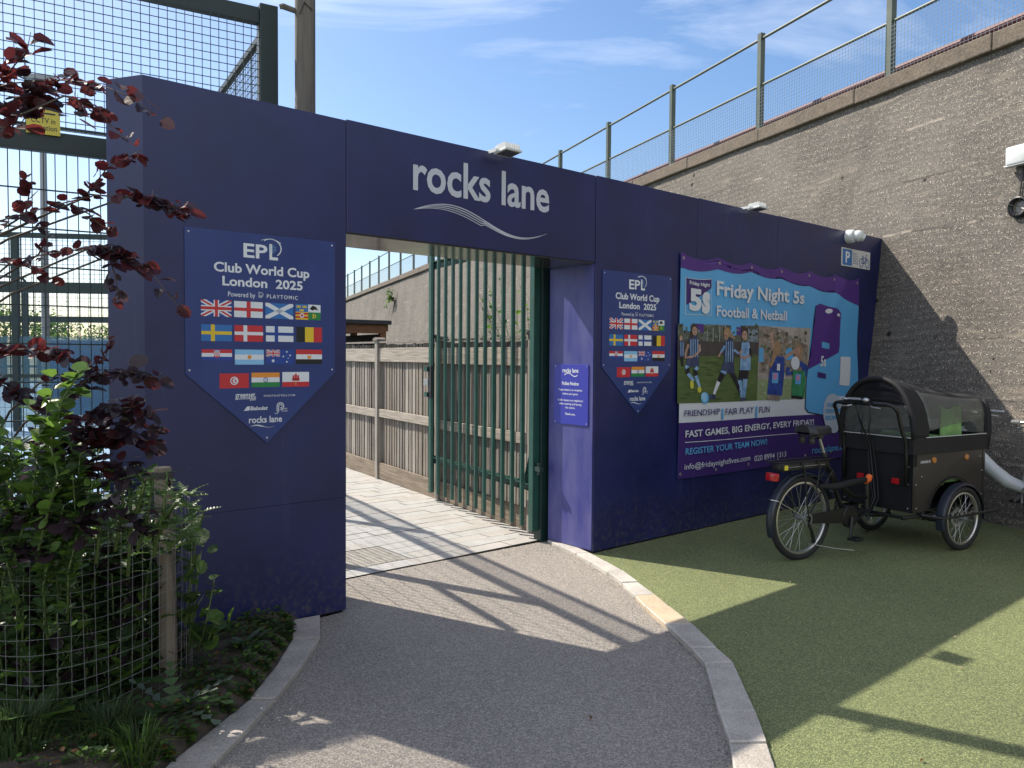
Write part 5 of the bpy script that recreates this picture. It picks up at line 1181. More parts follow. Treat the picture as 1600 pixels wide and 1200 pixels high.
for x in (-1.1, 1.3): g.bb((x-.03, .05, 0), (x+.03, .10, 1.9), M_cage)
g.build('leg', o)
# floodlight column and lamp post beyond the court
for (px, py, dep, lab) in ((72, 375, 17, 'slender grey lighting column beyond the court mesh'),):
    P = at(px, 560, dep); o = thing('lighting_column', lab, 'light column', (P.x, P.y, 0), .3)
    g = MB(); g.tube([(0, 0, 0), (0, 0, 4.5), (0, 0, 7.5)], [.09, .075, .06], M_grey, 12); g.build('column', o, smooth=.7)
    g = MB(); g.box((.0, -.1, 7.5), (.6, .35, .12), M_grey); g.build('lamp_head', o, bevel=.02)
P = at(42, 455, 26); o = thing('lamp_post', 'thin dark lamp post with a bent arm among the far cages', 'lamp post', (P.x, P.y, 0), 0)
g = MB(); g.tube([(0, 0, 0), (0, 0, 3.9), (-.15, 0, 4.1), (-.7, 0, 4.15)], .05, M_cage, 8); g.build('post', o, smooth=.7)
g = MB(); g.box((-.85, 0, 4.15), (.4, .16, .08), M_grey); g.build('lamp_head', o)

# timber pole right behind the pier
M_pole = mat('pole_timber', (.09, .078, .065), .85, col2=(.18, .16, .135), scale=4, stretch=(6, 6, .5), bump=.4, bscale=8)
PP = V((-1.318, 4.915, 0)); o = thing('timber_pole', 'tall weathered timber pole standing behind the navy pier', 'pole', PP, .2)
g = MB(); g.tube([(0, 0, 0), (0, 0, 3), (.004, 0, 6.6)], [.066, .064, .061], M_pole, 14); g.build('pole', o, smooth=.7)
g = MB(); g.tube([(-.05, -.02, 3.70), (-.13, -.04, 3.715), (-.15, -.04, 3.71)], [.016, .018, .014], M_pole, 6); g.build('bracket_stub', o)
g = MB(); g.tube([(-.06, -.05, 3.78), (-.07, -.03, 3.85), (-.085, -.02, 3.92)], .003, M_blackp, 5); g.tube([(-.03, -.065, 3.67), (.0, -.068, 3.74), (.05, -.055, 3.70)], .004, M_blackp, 5); g.build('wire_tie', o)

# ================================================================ planting bed
BEDZ = .03
def bedz(x, y): return .045+.035*mnoise.noise(V((x*1.3, y*1.3, 3)))+.03*mnoise.noise(V((x*5, y*5, 1)))+.04
bedo = [q+V((0, 0, 0)) for q in KLo]
# strip from the kerb out to the left
g = MB(); A_ = resample([pl(-.30, -.005), pl(-.34, -.02)]+KLo, 40)
def bedpt(a, b):
    p = A_[int(round(b*39))]; q = V((-7.5, p.y*1.0+(-1.2 if p.y < 4 else .2), 0))
    if b < .12: q = V((-7.5, 4.2-b*3, 0))
    P = p.lerp(q, a**1.6); 
    n_ = (P-PA).dot(PN)
    z = .02 if a == 0 else bedz(P.x, P.y)*min(1, a*12)
    return (P.x, P.y, z)
g.grid(bedpt, 60, 39, M_soil); g.build('planting_bed_soil', kind='structure', smooth=True)

# leaves -----------------------------------------------------------
def leaf(g, P, d, up, L, W, m, fold=.25, curl=.15):
    d = d.normalized(); s_ = d.cross(up)
    if s_.length < 1e-4: s_ = d.cross(V((1, 0, 0)))
    s_.normalize(); n_ = s_.cross(d)
    def q(u, v, h): return P+d*(u*L)+s_*(v*W)+n_*(h*W-curl*L*u*u)
    vs = [q(0, 0, 0), q(.5, 0, -.0), q(1, 0, 0), q(.14, .36, fold*.5), q(.46, .5, fold), q(.82, .36, fold*.6), q(.14, -.36, fold*.5), q(.46, -.5, fold), q(.82, -.36, fold*.6)]
    g.add(vs, [(0, 1, 4, 3), (1, 2, 5, 4), (0, 6, 7, 1), (1, 7, 8, 2)], m)
def spiky(g, P, d, up, L, W, m, n=5, curl=.25):
    d = d.normalized(); s_ = d.cross(up); s_ = s_ if s_.length > 1e-4 else V((1, 0, 0)); s_.normalize(); n_ = s_.cross(d)
    mid = [P+d*(L*i/n)-n_*(curl*L*(i/n)**2) for i in range(n+1)]
    vs = list(mid); fs = []
    for i in range(n):
        w_ = W*(1-.75*i/n)*(.6 if i == 0 else 1)
        for sg in (-1, 1):
            k = len(vs); c = mid[i].lerp(mid[i+1], .75)
            vs.append(c+s_*sg*w_+n_*.15*w_); vs.append(mid[i].lerp(mid[i+1], .25)+s_*sg*w_*.45)
            fs.append((i, k+1, k, i+1) if sg > 0 else (i+1, k, k+1, i))
    g.add(vs, fs, m)
R = random.Random(21)
def rv(s_=1): return V((R.uniform(-s_, s_), R.uniform(-s_, s_), R.uniform(-s_, s_)))
def leafmat(name, c1, tr, rough=.38, spec=.5, c2=None, sc_=3):
    return mat(name, c1, rough, col2=c2 or tuple(x*1.5 for x in c1), scale=sc_, trans=tr, spec=spec, bump=.15, bscale=60)
L_red = leafmat('copper_leaf', (.06, .013, .015), (.85, .10, .08), .4); L_red2 = leafmat('copper_leaf_bright', (.11, .02, .02), (.98, .16, .11), .4)
L_pur = leafmat('copper_leaf_dark', (.042, .026, .034), (.26, .06, .06), .30, .7); L_grn = leafmat('green_leaf', (.10, .18, .03), (.75, .98, .10), .36, .6); L_gdk = leafmat('dark_green_leaf', (.058, .105, .036), (.34, .55, .09), .36, .6)
L_thi = leafmat('thistle_leaf', (.095, .16, .055), (.62, .9, .13), .40, .6); L_grass = leafmat('grass_blade', (.05, .08, .025), (.22, .30, .06), .5); L_dry = leafmat('dry_leaf', (.17, .09, .035), (.35, .16, .05), .6)
M_bark = mat('beech_bark', (.085, .07, .06), .8, var=.3, scale=20, bump=.3, bscale=40); M_twig = mat('twig', (.10, .06, .045), .7); M_stem = mat('green_stem', (.09, .13, .04), .6)

def twig_leaves(g, gt, path, n, size, mats, spread=.05, droop=.0, tr=.0035, flat=.6, face=0.0):
    """twig tube along path with alternating leaves"""
    path = [V(p) for p in path]; ds = [0]
    for i in range(1, len(path)): ds.append(ds[-1]+(path[i]-path[i-1]).length)
    if gt is not None: gt.tube(path, [tr*(1-.6*i/max(1, len(path)-1)) for i in range(len(path))], M_twig, 5)
    for k in range(n):
        s_ = ds[-1]*min(1, (k+R.uniform(.2, .9))/n); i = max(j for j in range(len(ds)) if ds[j] <= s_+1e-9); i = min(i, len(path)-2)
        f = (s_-ds[i])/(ds[i+1]-ds[i]+1e-9); P = path[i].lerp(path[i+1], f); t = (path[i+1]-path[i]).normalized()
        sd = t.cross(V((0, 0, 1))); sd = sd.normalized() if sd.length > .05 else V((1, 0, 0))
        d = t*.55+sd*(1 if k % 2 else -1)*R.uniform(.5, 1.1)+V((0, 0, R.uniform(-.45, .3)-droop))+rv(.25)
        off = rv(spread); q = P+off*R.random()
        L = size*R.uniform(.6, 1.2); up = V((0, 0, 1))+rv(1-flat)*1.4+V((R.uniform(-.5, .5), R.uniform(-1.6, .2), -.3))*face
        leaf(g, q, d, up, L, L*R.uniform(.62, .85), R.choice(mats), R.uniform(.0, .28), R.uniform(-.1, .3))

# copper beech sapling ------------------------------------------------
TC = V((-1.95, 3.43, .06))
beech = thing('copper_beech', 'young copper beech with red purple leaves inside the wire guard', 'tree', TC, 0)
trunk = [V((0, 0, -.05)), V((-.10, 0, .4)), V((-.32, .02, .85)), V((-.62, .03, 1.4)), V((-.86, .02, 2.0)), V((-1.02, .0, 2.6)), V((-1.1, 0, 3.1))]
g = MB(); g.tube(trunk, [.022, .02, .017, .014, .011, .008, .004], M_bark, 8); g.build('trunk', beech, smooth=True)
def loc(P): return P-TC
def bpath(*pts): return [loc(at(px, py, d_*1.06)) for px, py, d_ in pts]
gt = MB(); gl = MB()
RS = [L_red, L_red, L_red2, L_pur]
branches = [
 # (points, leaves, size, mats, spread)
 (bpath((-60, 150, 3.1), (20, 130, 3.0), (90, 125, 2.95), (150, 130, 2.9), (205, 152, 2.88), (245, 180, 2.86)), 26, .066, RS, .05),
 (bpath((-60, 190, 3.1), (10, 165, 3.05), (70, 160, 3.0), (120, 160, 3.0), (160, 175, 3.0)), 34, .072, RS, .07),
 (bpath((-20, 150, 3.0), (20, 105, 2.98), (42, 80, 2.97), (48, 50, 2.96)), 12, .075, RS, .04),
 (bpath((-20, 120, 3.05), (15, 95, 3.0), (30, 75, 3.0)), 10, .07, RS, .05),
 (bpath((60, 140, 3.0), (110, 118, 2.97), (140, 130, 2.95)), 12, .06, RS, .04),
 (bpath((100, 150, 2.9), (150, 165, 2.9), (180, 205, 2.88), (200, 222, 2.88)), 9, .055, [L_red2, L_red], .02),
 (bpath((0, 200, 3.0), (35, 190, 3.0), (60, 150, 3.0)), 14, .07, RS, .06),
 (bpath((-60, 355, 2.9), (0, 345, 2.9), (80, 322, 2.85), (150, 305, 2.8), (200, 307, 2.78), (245, 318, 2.76), (300, 330, 2.74)), 22, .055, RS, .02),
 (bpath((200, 307, 2.78), (230, 312, 2.77), (265, 325, 2.76), (290, 332, 2.76)), 30, .05, [L_red, L_pur, L_pur, L_red2], .028),
 (bpath((130, 310, 2.82), (150, 285, 2.8), (168, 262, 2.79), (220, 235, 2.78)), 14, .056, [L_red2, L_red], .022),
 (bpath((40, 335, 2.9), (46, 300, 2.9), (36, 270, 2.9)), 5, .055, [L_red2, L_red], .01), (bpath((110, 318, 2.85), (140, 335, 2.84), (155, 350, 2.84), (178, 362, 2.84)), 8, .055, [L_red2, L_red], .015),
 (bpath((-60, 425, 2.85), (0, 410, 2.85), (60, 400, 2.85), (120, 390, 2.8), (160, 385, 2.78), (200, 402, 2.76), (240, 430, 2.74), (288, 492, 2.72)), 20, .05, RS, .018),
 (bpath((140, 388, 2.79), (175, 395, 2.77), (205, 412, 2.76), (225, 420, 2.76)), 28, .058, [L_red, L_pur, L_pur, L_red2], .03),
 (bpath((170, 400, 2.77), (180, 430, 2.76), (186, 470, 2.76)), 7, .05, [L_pur, L_red], .02),
 (bpath((60, 398, 2.85), (75, 370, 2.85), (55, 345, 2.85)), 7, .055, [L_pur, L_red], .02),
 (bpath((20, 408, 2.85), (55, 422, 2.85), (90, 440, 2.85)), 8, .05, [L_red, L_red2], .02),
 (bpath((-60, 560, 2.75), (0, 548, 2.75), (50, 545, 2.72), (110, 562, 2.7)), 26, .06, [L_red, L_red2, L_pur], .03),
 (bpath((60, 600, 2.7), (120, 580, 2.68), (165, 560, 2.66), (172, 530, 2.66)), 12, .05, [L_pur, L_red], .02),
 (bpath((100, 620, 2.7), (150, 585, 2.66), (200, 580, 2.62), (245, 590, 2.6)), 40, .055, [L_pur, L_pur, L_pur, L_red], .04),
 (bpath((-40, 580, 2.8), (40, 620, 2.75), (100, 660, 2.7), (140, 680, 2.68)), 34, .06, [L_pur, L_pur, L_red], .04),
 (bpath((110, 690, 2.7), (170, 640, 2.64), (215, 635, 2.6), (235, 650, 2.6)), 46, .055, [L_pur, L_pur, L_red], .045),
 (bpath((60, 720, 2.7), (120, 690, 2.66), (180, 680, 2.62), (240, 690, 2.6)), 70, .06, [L_pur, L_pur, L_red], .06),
 (bpath((40, 760, 2.7), (110, 730, 2.66), (170, 730, 2.62), (215, 740, 2.6)), 70, .06, [L_pur, L_pur, L_pur, L_red], .06),
 (bpath((20, 800, 2.7), (100, 770, 2.62), (160, 790, 2.6), (230, 830, 2.6)), 70, .068, [L_pur, L_pur, L_pur], .07),
 (bpath((-40, 830, 2.65), (30, 800, 2.6), (90, 800, 2.55), (130, 830, 2.52)), 60, .068, [L_pur, L_pur], .06),
 (bpath((-40, 880, 2.65), (30, 850, 2.6), (80, 860, 2.55)), 40, .068, [L_pur, L_pur], .06),
]
for pts, n_, size, mats, sp in branches:
    twig_leaves(gl, gt, pts, int(n_*(1.6 if pts[0].z > 1.0 else 1.15)), size*1.1, mats, sp*1.2, face=.9 if pts[0].z > 1.0 else .35)
    # join the branch to the trunk
    P = pts[0]; zt_ = max(.2, P.z-.35); i = max(j for j in range(len(trunk)) if trunk[j].z <= zt_); i = min(i, len(trunk)-2); f = (zt_-trunk[i].z)/(trunk[i+1].z-trunk[i].z); q = trunk[i].lerp(trunk[i+1], min(1, f))
    gt.tube([q, q.lerp(P, .5)+V((0, 0, .05)), P], [.007, .005, .0038], M_bark, 5)
gt.build('branches', beech, smooth=True); gl.build('foliage', beech)

# wire tree guard and stake -------------------------------------------
M_gw = mat('guard_wire', (.19, .19, .185), .6, metal=.1); GC = V((TC.x, TC.y, 0)); GR = .46
guard = thing('tree_guard', 'round galvanised wire mesh guard around the copper beech', 'tree guard', GC, 0)
g = MB(); nv = 62; zt_ = .86
def gp3(a, z): 
    r = GR*(1+.02*math.sin(3*a+2*z)+.015*math.sin(5*a)); return V((r*math.cos(a), r*math.sin(a), z+.02*math.sin(2*a+1)))
for k in range(nv): 
    a = 2*math.pi*k/nv; g.tube([gp3(a+.01*math.sin(3*z+k), z) for z in (.02, .3, .55, zt_)], .0011, M_gw, 4, False)
for j in range(15):
    z = .03+j*(zt_-.03)/14; g.tube([gp3(2*math.pi*k/80, z+.004*math.sin(k*.5+j)) for k in range(81)], .0011, M_gw, 4, False)
g.build('wire_mesh', guard)
stk = gnd(262, 1058, .07); stake = thing('timber_stake', 'round weathered timber stake at the edge of the wire tree guard', 'stake', (stk.x, stk.y, 0), .4)
hs = 1.04
g = MB(); g.tube([(0, 0, -.1), (.003, 0, .4), (-.014, 0, hs-.01), (-.014, 0, hs)], [.041, .040, .038, .034], mat('stake_timber', (.12, .10, .075), .85, col2=(.27, .225, .17), scale=5, stretch=(6, 6, .5), bump=.5, bscale=9), 16); g.build('post', stake, smooth=.7)
g = MB(); g.lathe([(.0395, hs-.05), (.042, hs-.05), (.042, hs-.02), (.0395, hs-.02)], mat('rubber_tie', (.05, .045, .04), .7), (-.013, 0, 0), 'z', 16); g.build('rubber_tie', stake)

# green shrub, thistles, weeds ----------------------------------------
def stemplant(name, label, cat, P, stems, fn, group=None):
    o = thing(name, label, cat, P, 0, group); gs = MB(); gf = MB()
    for path, args in stems: fn(gs, gf, path, args)
    gs.build('stems', o, smooth=True); gf.build('leaves', o); return o
def stem_leafy(gs, gf, path, a):
    n_, size, mats = a; path = [V(p) for p in path]; gs.tube(path, [.005*(1-.6*i/(len(path)-1)) for i in range(len(path))], M_stem, 5); twig_leaves(gf, None, path, n_, size, mats, size*.6)
def locs(P, *pts): return [at(*p)-P for p in pts]
P = V((-1.75, 2.75, .05))
stems = []
for pts in [((20, 880, 2.7), (50, 780, 2.7), (60, 700, 2.68), (85, 600, 2.66)), ((10, 880, 2.75), (20, 760, 2.75), (15, 690, 2.72), (5, 665, 2.7)), ((60, 860, 2.65), (90, 740, 2.65), (70, 660, 2.62), (40, 630, 2.62)), ((80, 700, 2.64), (100, 620, 2.64), (125, 582, 2.62)), ((-40, 850, 2.7), (-10, 740, 2.7), (30, 700, 2.7))]:
    stems.append((locs(P, *pts), (34, .065, [L_grn, L_grn, L_gdk])))
for k in range(26):
    x = R.uniform(-60, 130); y = R.uniform(690, 860); stems.append((locs(P, (x+R.uniform(-30, 30), y+140, 2.75), (x, y+60, 2.72), (x+R.uniform(-25, 25), y, 2.68)), (44, .045, [L_grn, L_gdk, L_gdk])))
stemplant('green_shrub', 'bright green leafy shrub growing through the copper beech at the left edge', 'shrub', P, stems, stem_leafy)
def stem_thistle(gs, gf, path, a):
    n_, size, mats = a; path = [V(p) for p in path]; gs.tube(path, [.007*(1-.5*i/(len(path)-1)) for i in range(len(path))], M_stem, 6)
    for k in range(n_):
        f = (k+.5)/n_; i = min(int(f*(len(path)-1)), len(path)-2); ff = f*(len(path)-1)-i; q = path[i].lerp(path[i+1], ff)
        an = k*2.4+R.uniform(-.4, .4); d = V((math.cos(an), math.sin(an), R.uniform(.1, .9))); spiky(gf, q, d, V((0, 0, 1))+rv(.3), size*R.uniform(.6, 1.2)*(1.1-.4*f), size*.22, R.choice(mats), 6, R.uniform(.1, .45))
P = V((-1.42, 2.95, .05)); stems = []
for pts in [((200, 900, 2.85), (205, 800, 2.8), (200, 745, 2.78)), ((215, 860, 2.8), (232, 800, 2.78), (240, 745, 2.76)), ((240, 870, 2.8), (255, 800, 2.76), (262, 735, 2.74)), ((180, 860, 2.8), (192, 790, 2.78), (190, 735, 2.76)), ((232, 840, 2.78), (275, 785, 2.76), (318, 800, 2.74)), ((240, 830, 2.78), (270, 820, 2.75), (305, 812, 2.72)), ((240, 850, 2.8), (282, 770, 2.8), (305, 775, 2.8)), ((150, 880, 2.8), (158, 800, 2.8), (150, 740, 2.8)), ((262, 860, 2.8), (290, 830, 2.8), (300, 850, 2.78)), ((215, 800, 2.74), (225, 760, 2.72), (218, 740, 2.72))]:
    stems.append((locs(P, *pts), (22, .085, [L_thi, L_thi, L_grn, L_gdk])))
stemplant('sow_thistle', 'tall spiny green thistle growing beside the timber stake', 'thistle', P, stems, stem_thistle)
# climbing broad leaf weed by the pier
P = V((-1.45, 3.55, .05)); stems = []
for pts in [((300, 1010, 3.5), (305, 930, 3.5), (315, 860, 3.5)), ((310, 1020, 3.5), (325, 960, 3.48), (335, 905, 3.48)), ((295, 1020, 3.5), (300, 960, 3.48), (318, 930, 3.46)), ((320, 1020, 3.5), (330, 985, 3.5), (345, 965, 3.5)), ((300, 900, 3.5), (306, 840, 3.5), (312, 800, 3.5)), ((290, 980, 3.45), (298, 900, 3.45), (300, 850, 3.45))]:
    stems.append((locs(P, *pts), (9, .085, [L_gdk, L_gdk, L_grn])))
stemplant('climbing_weed', 'broad leaved dark green weed climbing in front of the navy pier', 'weed', P, stems, stem_leafy)
# thistle rosettes by the kerb side
def rosette(name, label, cat, P, n_, size, mats, group=None, spk=True):
    o = thing(name, label, cat, P, 0, group); g = MB()
    for k in range(n_):
        an = k*2.4+R.uniform(-.3, .3); d = V((math.cos(an), math.sin(an), R.uniform(.2, 1.3))); s_ = size*R.uniform(.6, 1.2)
        if spk: spiky(g, V((0, 0, .01)), d, V((0, 0, 1)), s_, s_*.2, R.choice(mats), 6, R.uniform(.2, .6))
        else: leaf(g, V((0, 0, .01))+rv(.02), d, V((0, 0, 1)), s_, s_*.34, R.choice(mats), .2, R.uniform(.1, .5))
    g.build('leaves', o); return o
rosette('thistle_rosette', 'spiny weed rosette at the foot of the navy pier beside the kerb', 'weed', gnd(375, 985, .05), 14, .20, [L_gdk, L_thi])
rosette('dock_plant', 'low pale leaved weed rosette near the kerb', 'weed', gnd(385, 1015, .06), 26, .12, [leafmat('grey_green_leaf', (.12, .16, .12), (.2, .3, .15), .5), L_gdk], spk=False)
rosette('thistle_rosette', 'grey green spiny rosette in front of the wire tree guard', 'weed', gnd(270, 1120, .06), 22, .24, [L_gdk, L_thi, leafmat('grey_green_leaf', (.12, .16, .12), (.2, .3, .15), .5)])
rosette('broad_leaf_weed', 'large dark broad leaved weed at the foot of the guard', 'weed', gnd(165, 1090, .08), 22, .24, [L_gdk, L_gdk, L_grn], spk=False)
rosette('broad_leaf_weed', 'pale green leafy weed low in the left corner of the bed', 'weed', gnd(60, 1140, .08), 18, .22, [L_gdk, L_grn], spk=False)
# bright sprig standing in front of the guard
P = gnd(140, 1080, .05); stems = [(locs(P, (145, 1080, P.y), (135, 1040, P.y), (130, 1000, P.y)), (26, .05, [L_grn, L_grn, L_gdk])), (locs(P, (150, 1080, P.y), (160, 1050, P.y), (165, 1020, P.y)), (16, .05, [L_grn, L_gdk])), (locs(P, (150, 1080, P.y), (190, 1030, P.y), (193, 1000, P.y)), (10, .05, [L_gdk]))]
stemplant('nettle_sprig', 'bright green sprig lit by the sun in front of the guard', 'weed', P, stems, stem_leafy)
# grass tussock
def tussock(label, P, n_, h, spread, group=None, mats=None):
    o = thing('grass_tussock', label, 'grass tuft', P, 0, group); g = MB()
    for k in range(n_):
        an = R.uniform(0, 6.283); r = spread*R.random()**.6; b = V((r*.4*math.cos(an), r*.4*math.sin(an), 0)); hh = h*R.uniform(.5, 1.1); lean = R.uniform(.1, .9)
        p = [b, b+V((math.cos(an)*lean*hh*.35, math.sin(an)*lean*hh*.35, hh*.62)), b+V((math.cos(an)*lean*hh, math.sin(an)*lean*hh, hh*(.95-.35*lean)))]
        sd = V((-math.sin(an), math.cos(an), 0))*.0028; m = R.choice(mats or [L_grass, L_grass, L_gdk])
        g.add([p[0]-sd, p[0]+sd, p[1]+sd*.8, p[1]-sd*.8, p[2]], [(0, 1, 2, 3), (3, 2, 4)], m)
    g.build('blades', o); return o
tussock('thick tussock of long grass at the front of the planting bed', gnd(165, 1165, .05), 420, .20, .26)
tussock('green grass tuft at the lower edge of the bed', gnd(215, 1195, .05), 200, .18, .16, mats=[L_grn, L_grass])
tussock('long dark grass clump at the left edge under the beech', gnd(20, 1180, .06), 320, .24, .32)
# ground cover, countless
g = MB()
for k in range(19000):
    b = R.random(); a = R.random()**1.4
    q = V(bedpt(min(1, .02+a*.75), b)); 
    if q.x < -3.4 or q.y < .8: continue
    dn = (q-PA).dot(PN)
    if dn < .03 and (q-PA).dot(PD) > -1.3: continue
    s_ = R.uniform(.014, .042); an = R.uniform(0, 6.28)
    if mnoise.noise(V((q.x*3, q.y*3, 7))) < -.28: continue
    leaf(g, q+V((0, 0, R.uniform(.0, .05))), V((math.cos(an), math.sin(an), R.uniform(-.1, .7))), V((0, 0, 1))+rv(.3), s_, s_*.6, R.choice([L_gdk]*5+[L_grn]*4+[L_dry]+[L_grass]*2), .15, .2)
o = g.build('ground_cover', kind='stuff')
tag(o, 'low green weeds and leaf litter covering the planting bed', 'ground cover')
# inner scrub filling the guard
P = V((TC.x-.04, TC.y+.02, .05)); stems = []
for k in range(150):
    an = R.uniform(0, 6.28); r = .40*math.sqrt(R.random()); hh = R.uniform(.35, .95); b = V((r*math.cos(an), r*math.sin(an), 0))
    stems.append(([b, b+V((R.uniform(-.06, .06), R.uniform(-.06, .06), hh*.5)), b+V((R.uniform(-.12, .12), R.uniform(-.12, .12), hh))], (int(34*hh)+10, .075, [L_gdk, L_gdk, L_gdk, L_gdk, L_grn, L_pur])))
stemplant('dense_weeds', 'dense dark green weeds filling the wire tree guard', 'weeds', P, stems, stem_leafy)
# hedge of scrub at the far left behind the guard, in front of the cage
P = V((-3.2, 3.9, .03)); stems = []
for k in range(150):
    b = V((R.uniform(-1.5, .95), R.uniform(-.4, .5), 0)); hh = R.uniform(.5, 1.2)
    stems.append(([b, b+V((R.uniform(-.06, .06), R.uniform(-.06, .06), hh*.5)), b+V((R.uniform(-.15, .15), R.uniform(-.12, .12), hh))], (int(30*hh)+8, .08, [L_gdk, L_gdk, L_grn, L_pur])))
stemplant('scrub_bush', 'low scrubby green bush between the tree guard and the cage', 'bush', P, stems, stem_leafy)

# plants beyond the gate ------------------------------------------------
def wallplant(label, Pw, spanx, h, n_, size, mats, name='wall_shrub', cat='shrub'):
    o = thing(name, label, cat, Pw, 0); gs = MB(); gf = MB()
    for k in range(n_):
        b = V((R.uniform(-spanx, spanx)*.4, R.uniform(-.15, .15), 0)); t = V((R.uniform(-spanx, spanx), R.uniform(-.25, .25), h*R.uniform(.6, 1)))
        stem_leafy(gs, gf, [b, b.lerp(t, .5)+V((0, 0, .1*h)), t], (20, size, mats))
    gs.build('stems', o); gf.build('leaves', o)
Pq = at(835, 520, 9.6); wallplant('bright green shrub rising behind the fence, seen through the gate', (Pq.x, Pq.y, 0), .75, 2.55, 34, .07, [L_grn, L_grn, L_gdk])
P2 = wl(617, 470); q = RP+RW*P2[0]+RM*(-RB*P2[1]+.02)+V((0, 0, P2[1]))
o = thing('wall_sprout', 'small green sprout growing out of the concrete wall', 'plant', q, RRZ); gs = MB(); gf = MB()
for k in range(12): stem_leafy(gs, gf, [V((0, 0, 0)), V((R.uniform(-.2, .2), .15, .1)), V((R.uniform(-.6, .6), R.uniform(.1, .4), R.uniform(-.3, .55)))], (12, .13, [L_grn, L_gdk]))
gs.tube([(0, 0, 0), (.05, .06, -.5), (.0, .08, -1.0)], [.02, .015, .005], M_twig, 5)
gs.build('stems', o); gf.build('leaves', o)
q = gnd(557, 708); tussock('small weed growing at the foot of the timber fence', q, 60, .30, .22, mats=[L_grn, L_grass])
# far trees low on the horizon beyond the courts
def far_tree(label, P, h, r, mats, seed):
    rr = random.Random(seed); o = thing('far_tree', label, 'tree', P, 0, 'trees beyond the courts'); g = MB(); g.tube([(0, 0, 0), (0, 0, h*.35), (.2, 0, h*.7)], [.22, .18, .06], M_bark, 7)
    for k in range(5):
        a = k*1.3; g.tube([(0, 0, h*.32), (r*.5*math.cos(a), r*.5*math.sin(a), h*.6)], [.09, .03], M_bark, 5)
    g.build('trunk', o); g = MB(); cl = [(rr.gauss(0, r*.42), rr.gauss(0, r*.42), h*(.5+.42*rr.random())) for _ in range(16)]
    for k in range(1300):
        c = rr.choice(cl); q = V((c[0]+rr.gauss(0, r*.2), c[1]+rr.gauss(0, r*.2), c[2]+rr.gauss(0, h*.07))); s_ = rr.uniform(.15, .34)
        leaf(g, q, V((rr.uniform(-1, 1), rr.uniform(-1, 1), rr.uniform(-.6, .5))), V((rr.uniform(-.5, .5), rr.uniform(-.5, .5), 1)), s_, s_*.7, rr.choice(mats), .2, .2)
    g.build('crown', o)
for i, (px, dep, h, r, lab) in enumerate(((5, 46, 4.6, 3.2, 'round green tree low on the horizon behind the cages'), (62, 60, 4.4, 3.6, 'dark green tree on the horizon behind the far cages'), (130, 66, 4.2, 4.0, 'broad low tree on the horizon nearest the navy pier'), (-90, 50, 5.2, 3.6, 'taller green tree beyond the far left cages'))):
    q = at(px, 560, dep); far_tree(lab, (q.x, q.y, -.05), h, r, [L_gdk, L_gdk, L_grn], i+3)
# litter on the turf and path
M_lit = mat('dry_litter', (.33, .24, .13), .8); g = MB(); rl_ = random.Random(4)
for k in range(110):
    x, y = rl_.uniform(.2, 4.5), rl_.uniform(1.6, 5.6); s_ = rl_.uniform(.008, .026); an = rl_.uniform(0, 6.28)
    leaf(g, V((x, y, .014)), V((math.cos(an), math.sin(an), .1)), V((0, 0, 1)), s_, s_*rl_.uniform(.25, .6), M_lit if k % 3 else L_dry, .3, .2)
o = g.build('leaf_litter', kind='stuff'); tag(o, 'scattered dry leaf fragments and twigs on turf and path', 'litter')

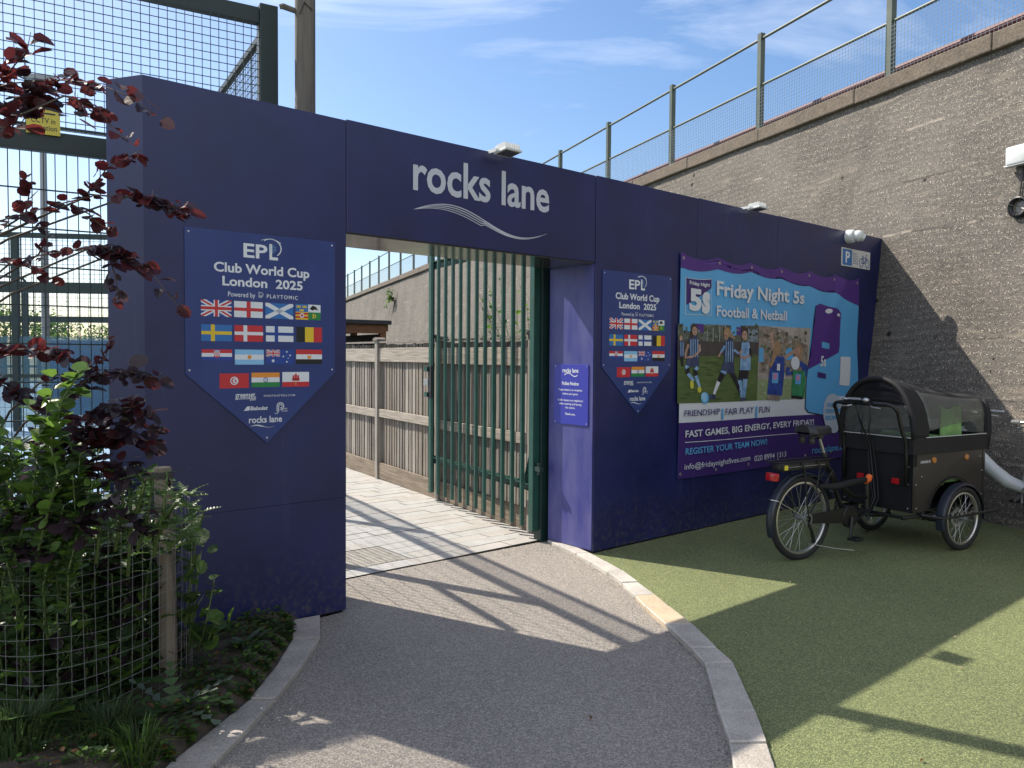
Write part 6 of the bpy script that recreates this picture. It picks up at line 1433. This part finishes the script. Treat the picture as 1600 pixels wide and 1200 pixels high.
# short pile of the artificial turf where it is seen close to
rt = random.Random(12); g = MB(); BL = [mat('turf_fibre_a', (.15, .172, .072), .85, var=.2, scale=2), mat('turf_fibre_b', (.26, .27, .125), .85, var=.2, scale=2), mat('turf_fibre_c', (.11, .14, .062), .85, var=.2, scale=2)]
ko = sorted([(q.y, q.x) for q in KRo])
def edge_x(y):
    for (a, b), (c, d_) in zip(ko, ko[1:]):
        if a <= y <= c: return b+(d_-b)*(y-a)/(c-a+1e-9)
    return ko[-1][1] if y > ko[-1][0] else ko[0][1]
cnt = 0
while cnt < 70000:
    y = 1.7+5.2*rt.random()**1.7; x0 = edge_x(y)+.008; x1 = min(.72*y+.15, 4.9); x = x0+(x1-x0)*rt.random()
    q = V((x, y, 0))
    if (q-PA).dot(PN) < .01: continue
    an = rt.uniform(0, 6.28); h = rt.uniform(.003, .0075); wd = .0011+.0003*y; lean = rt.uniform(.2, 1.0)*h; c_, s_ = math.cos(an), math.sin(an)
    g.add([(x-s_*wd, y+c_*wd, .003), (x+s_*wd, y-c_*wd, .003), (x+c_*lean, y+s_*lean, h)], [(0, 1, 2)], BL[0] if rt.random() < .5 else BL[1] if rt.random() < .55 else BL[2]); cnt += 1
o = g.build('turf_pile', kind='stuff'); tag(o, 'short green artificial turf fibres beside the curved kerb', 'turf')
# grit and weeds gathered along edges
g = MB(); M_gr = [mat('grit_a', (.30, .26, .21), .9), mat('grit_b', (.14, .12, .10), .9), mat('grit_c', (.42, .38, .31), .9)]
def grit(p, s_):
    b = [p+V((rt.uniform(-s_, s_), rt.uniform(-s_, s_), 0)) for _ in range(3)]; g.add(b+[p+V((0, 0, s_))], [(0, 1, 3), (1, 2, 3), (2, 0, 3)], rt.choice(M_gr))
for I, z in ((KRi, 0.001), (KLi, 0.001)):
    for k in range(520):
        i = int(rt.random()*(min(len(I), 13)-1)); p = I[i].lerp(I[i+1], rt.random()); sd = (I[i+1]-I[i]).cross(V((0, 0, 1))).normalized(); sd = sd if sd.x*(1 if I is KLi else -1) > 0 else -sd
        grit(p+sd*abs(rt.gauss(0, .05))+V((0, 0, z)), rt.uniform(.002, .006))
for k in range(420): grit(pl(rt.uniform(1.6, 2.14), rt.gauss(.42, .14), .001), rt.uniform(.002, .006))
for k in range(600): grit(pl(rt.uniform(2.2, 6.2), -abs(rt.gauss(0, .025)), .005), rt.uniform(.002, .007))
for k in range(300): grit(pl(rt.uniform(-.35, 2.1), rt.uniform(-1.6, .55), .001), rt.uniform(.0015, .004))
o = g.build('loose_grit', kind='stuff'); tag(o, 'loose grit and crumbs gathered along kerbs and wall feet', 'grit')
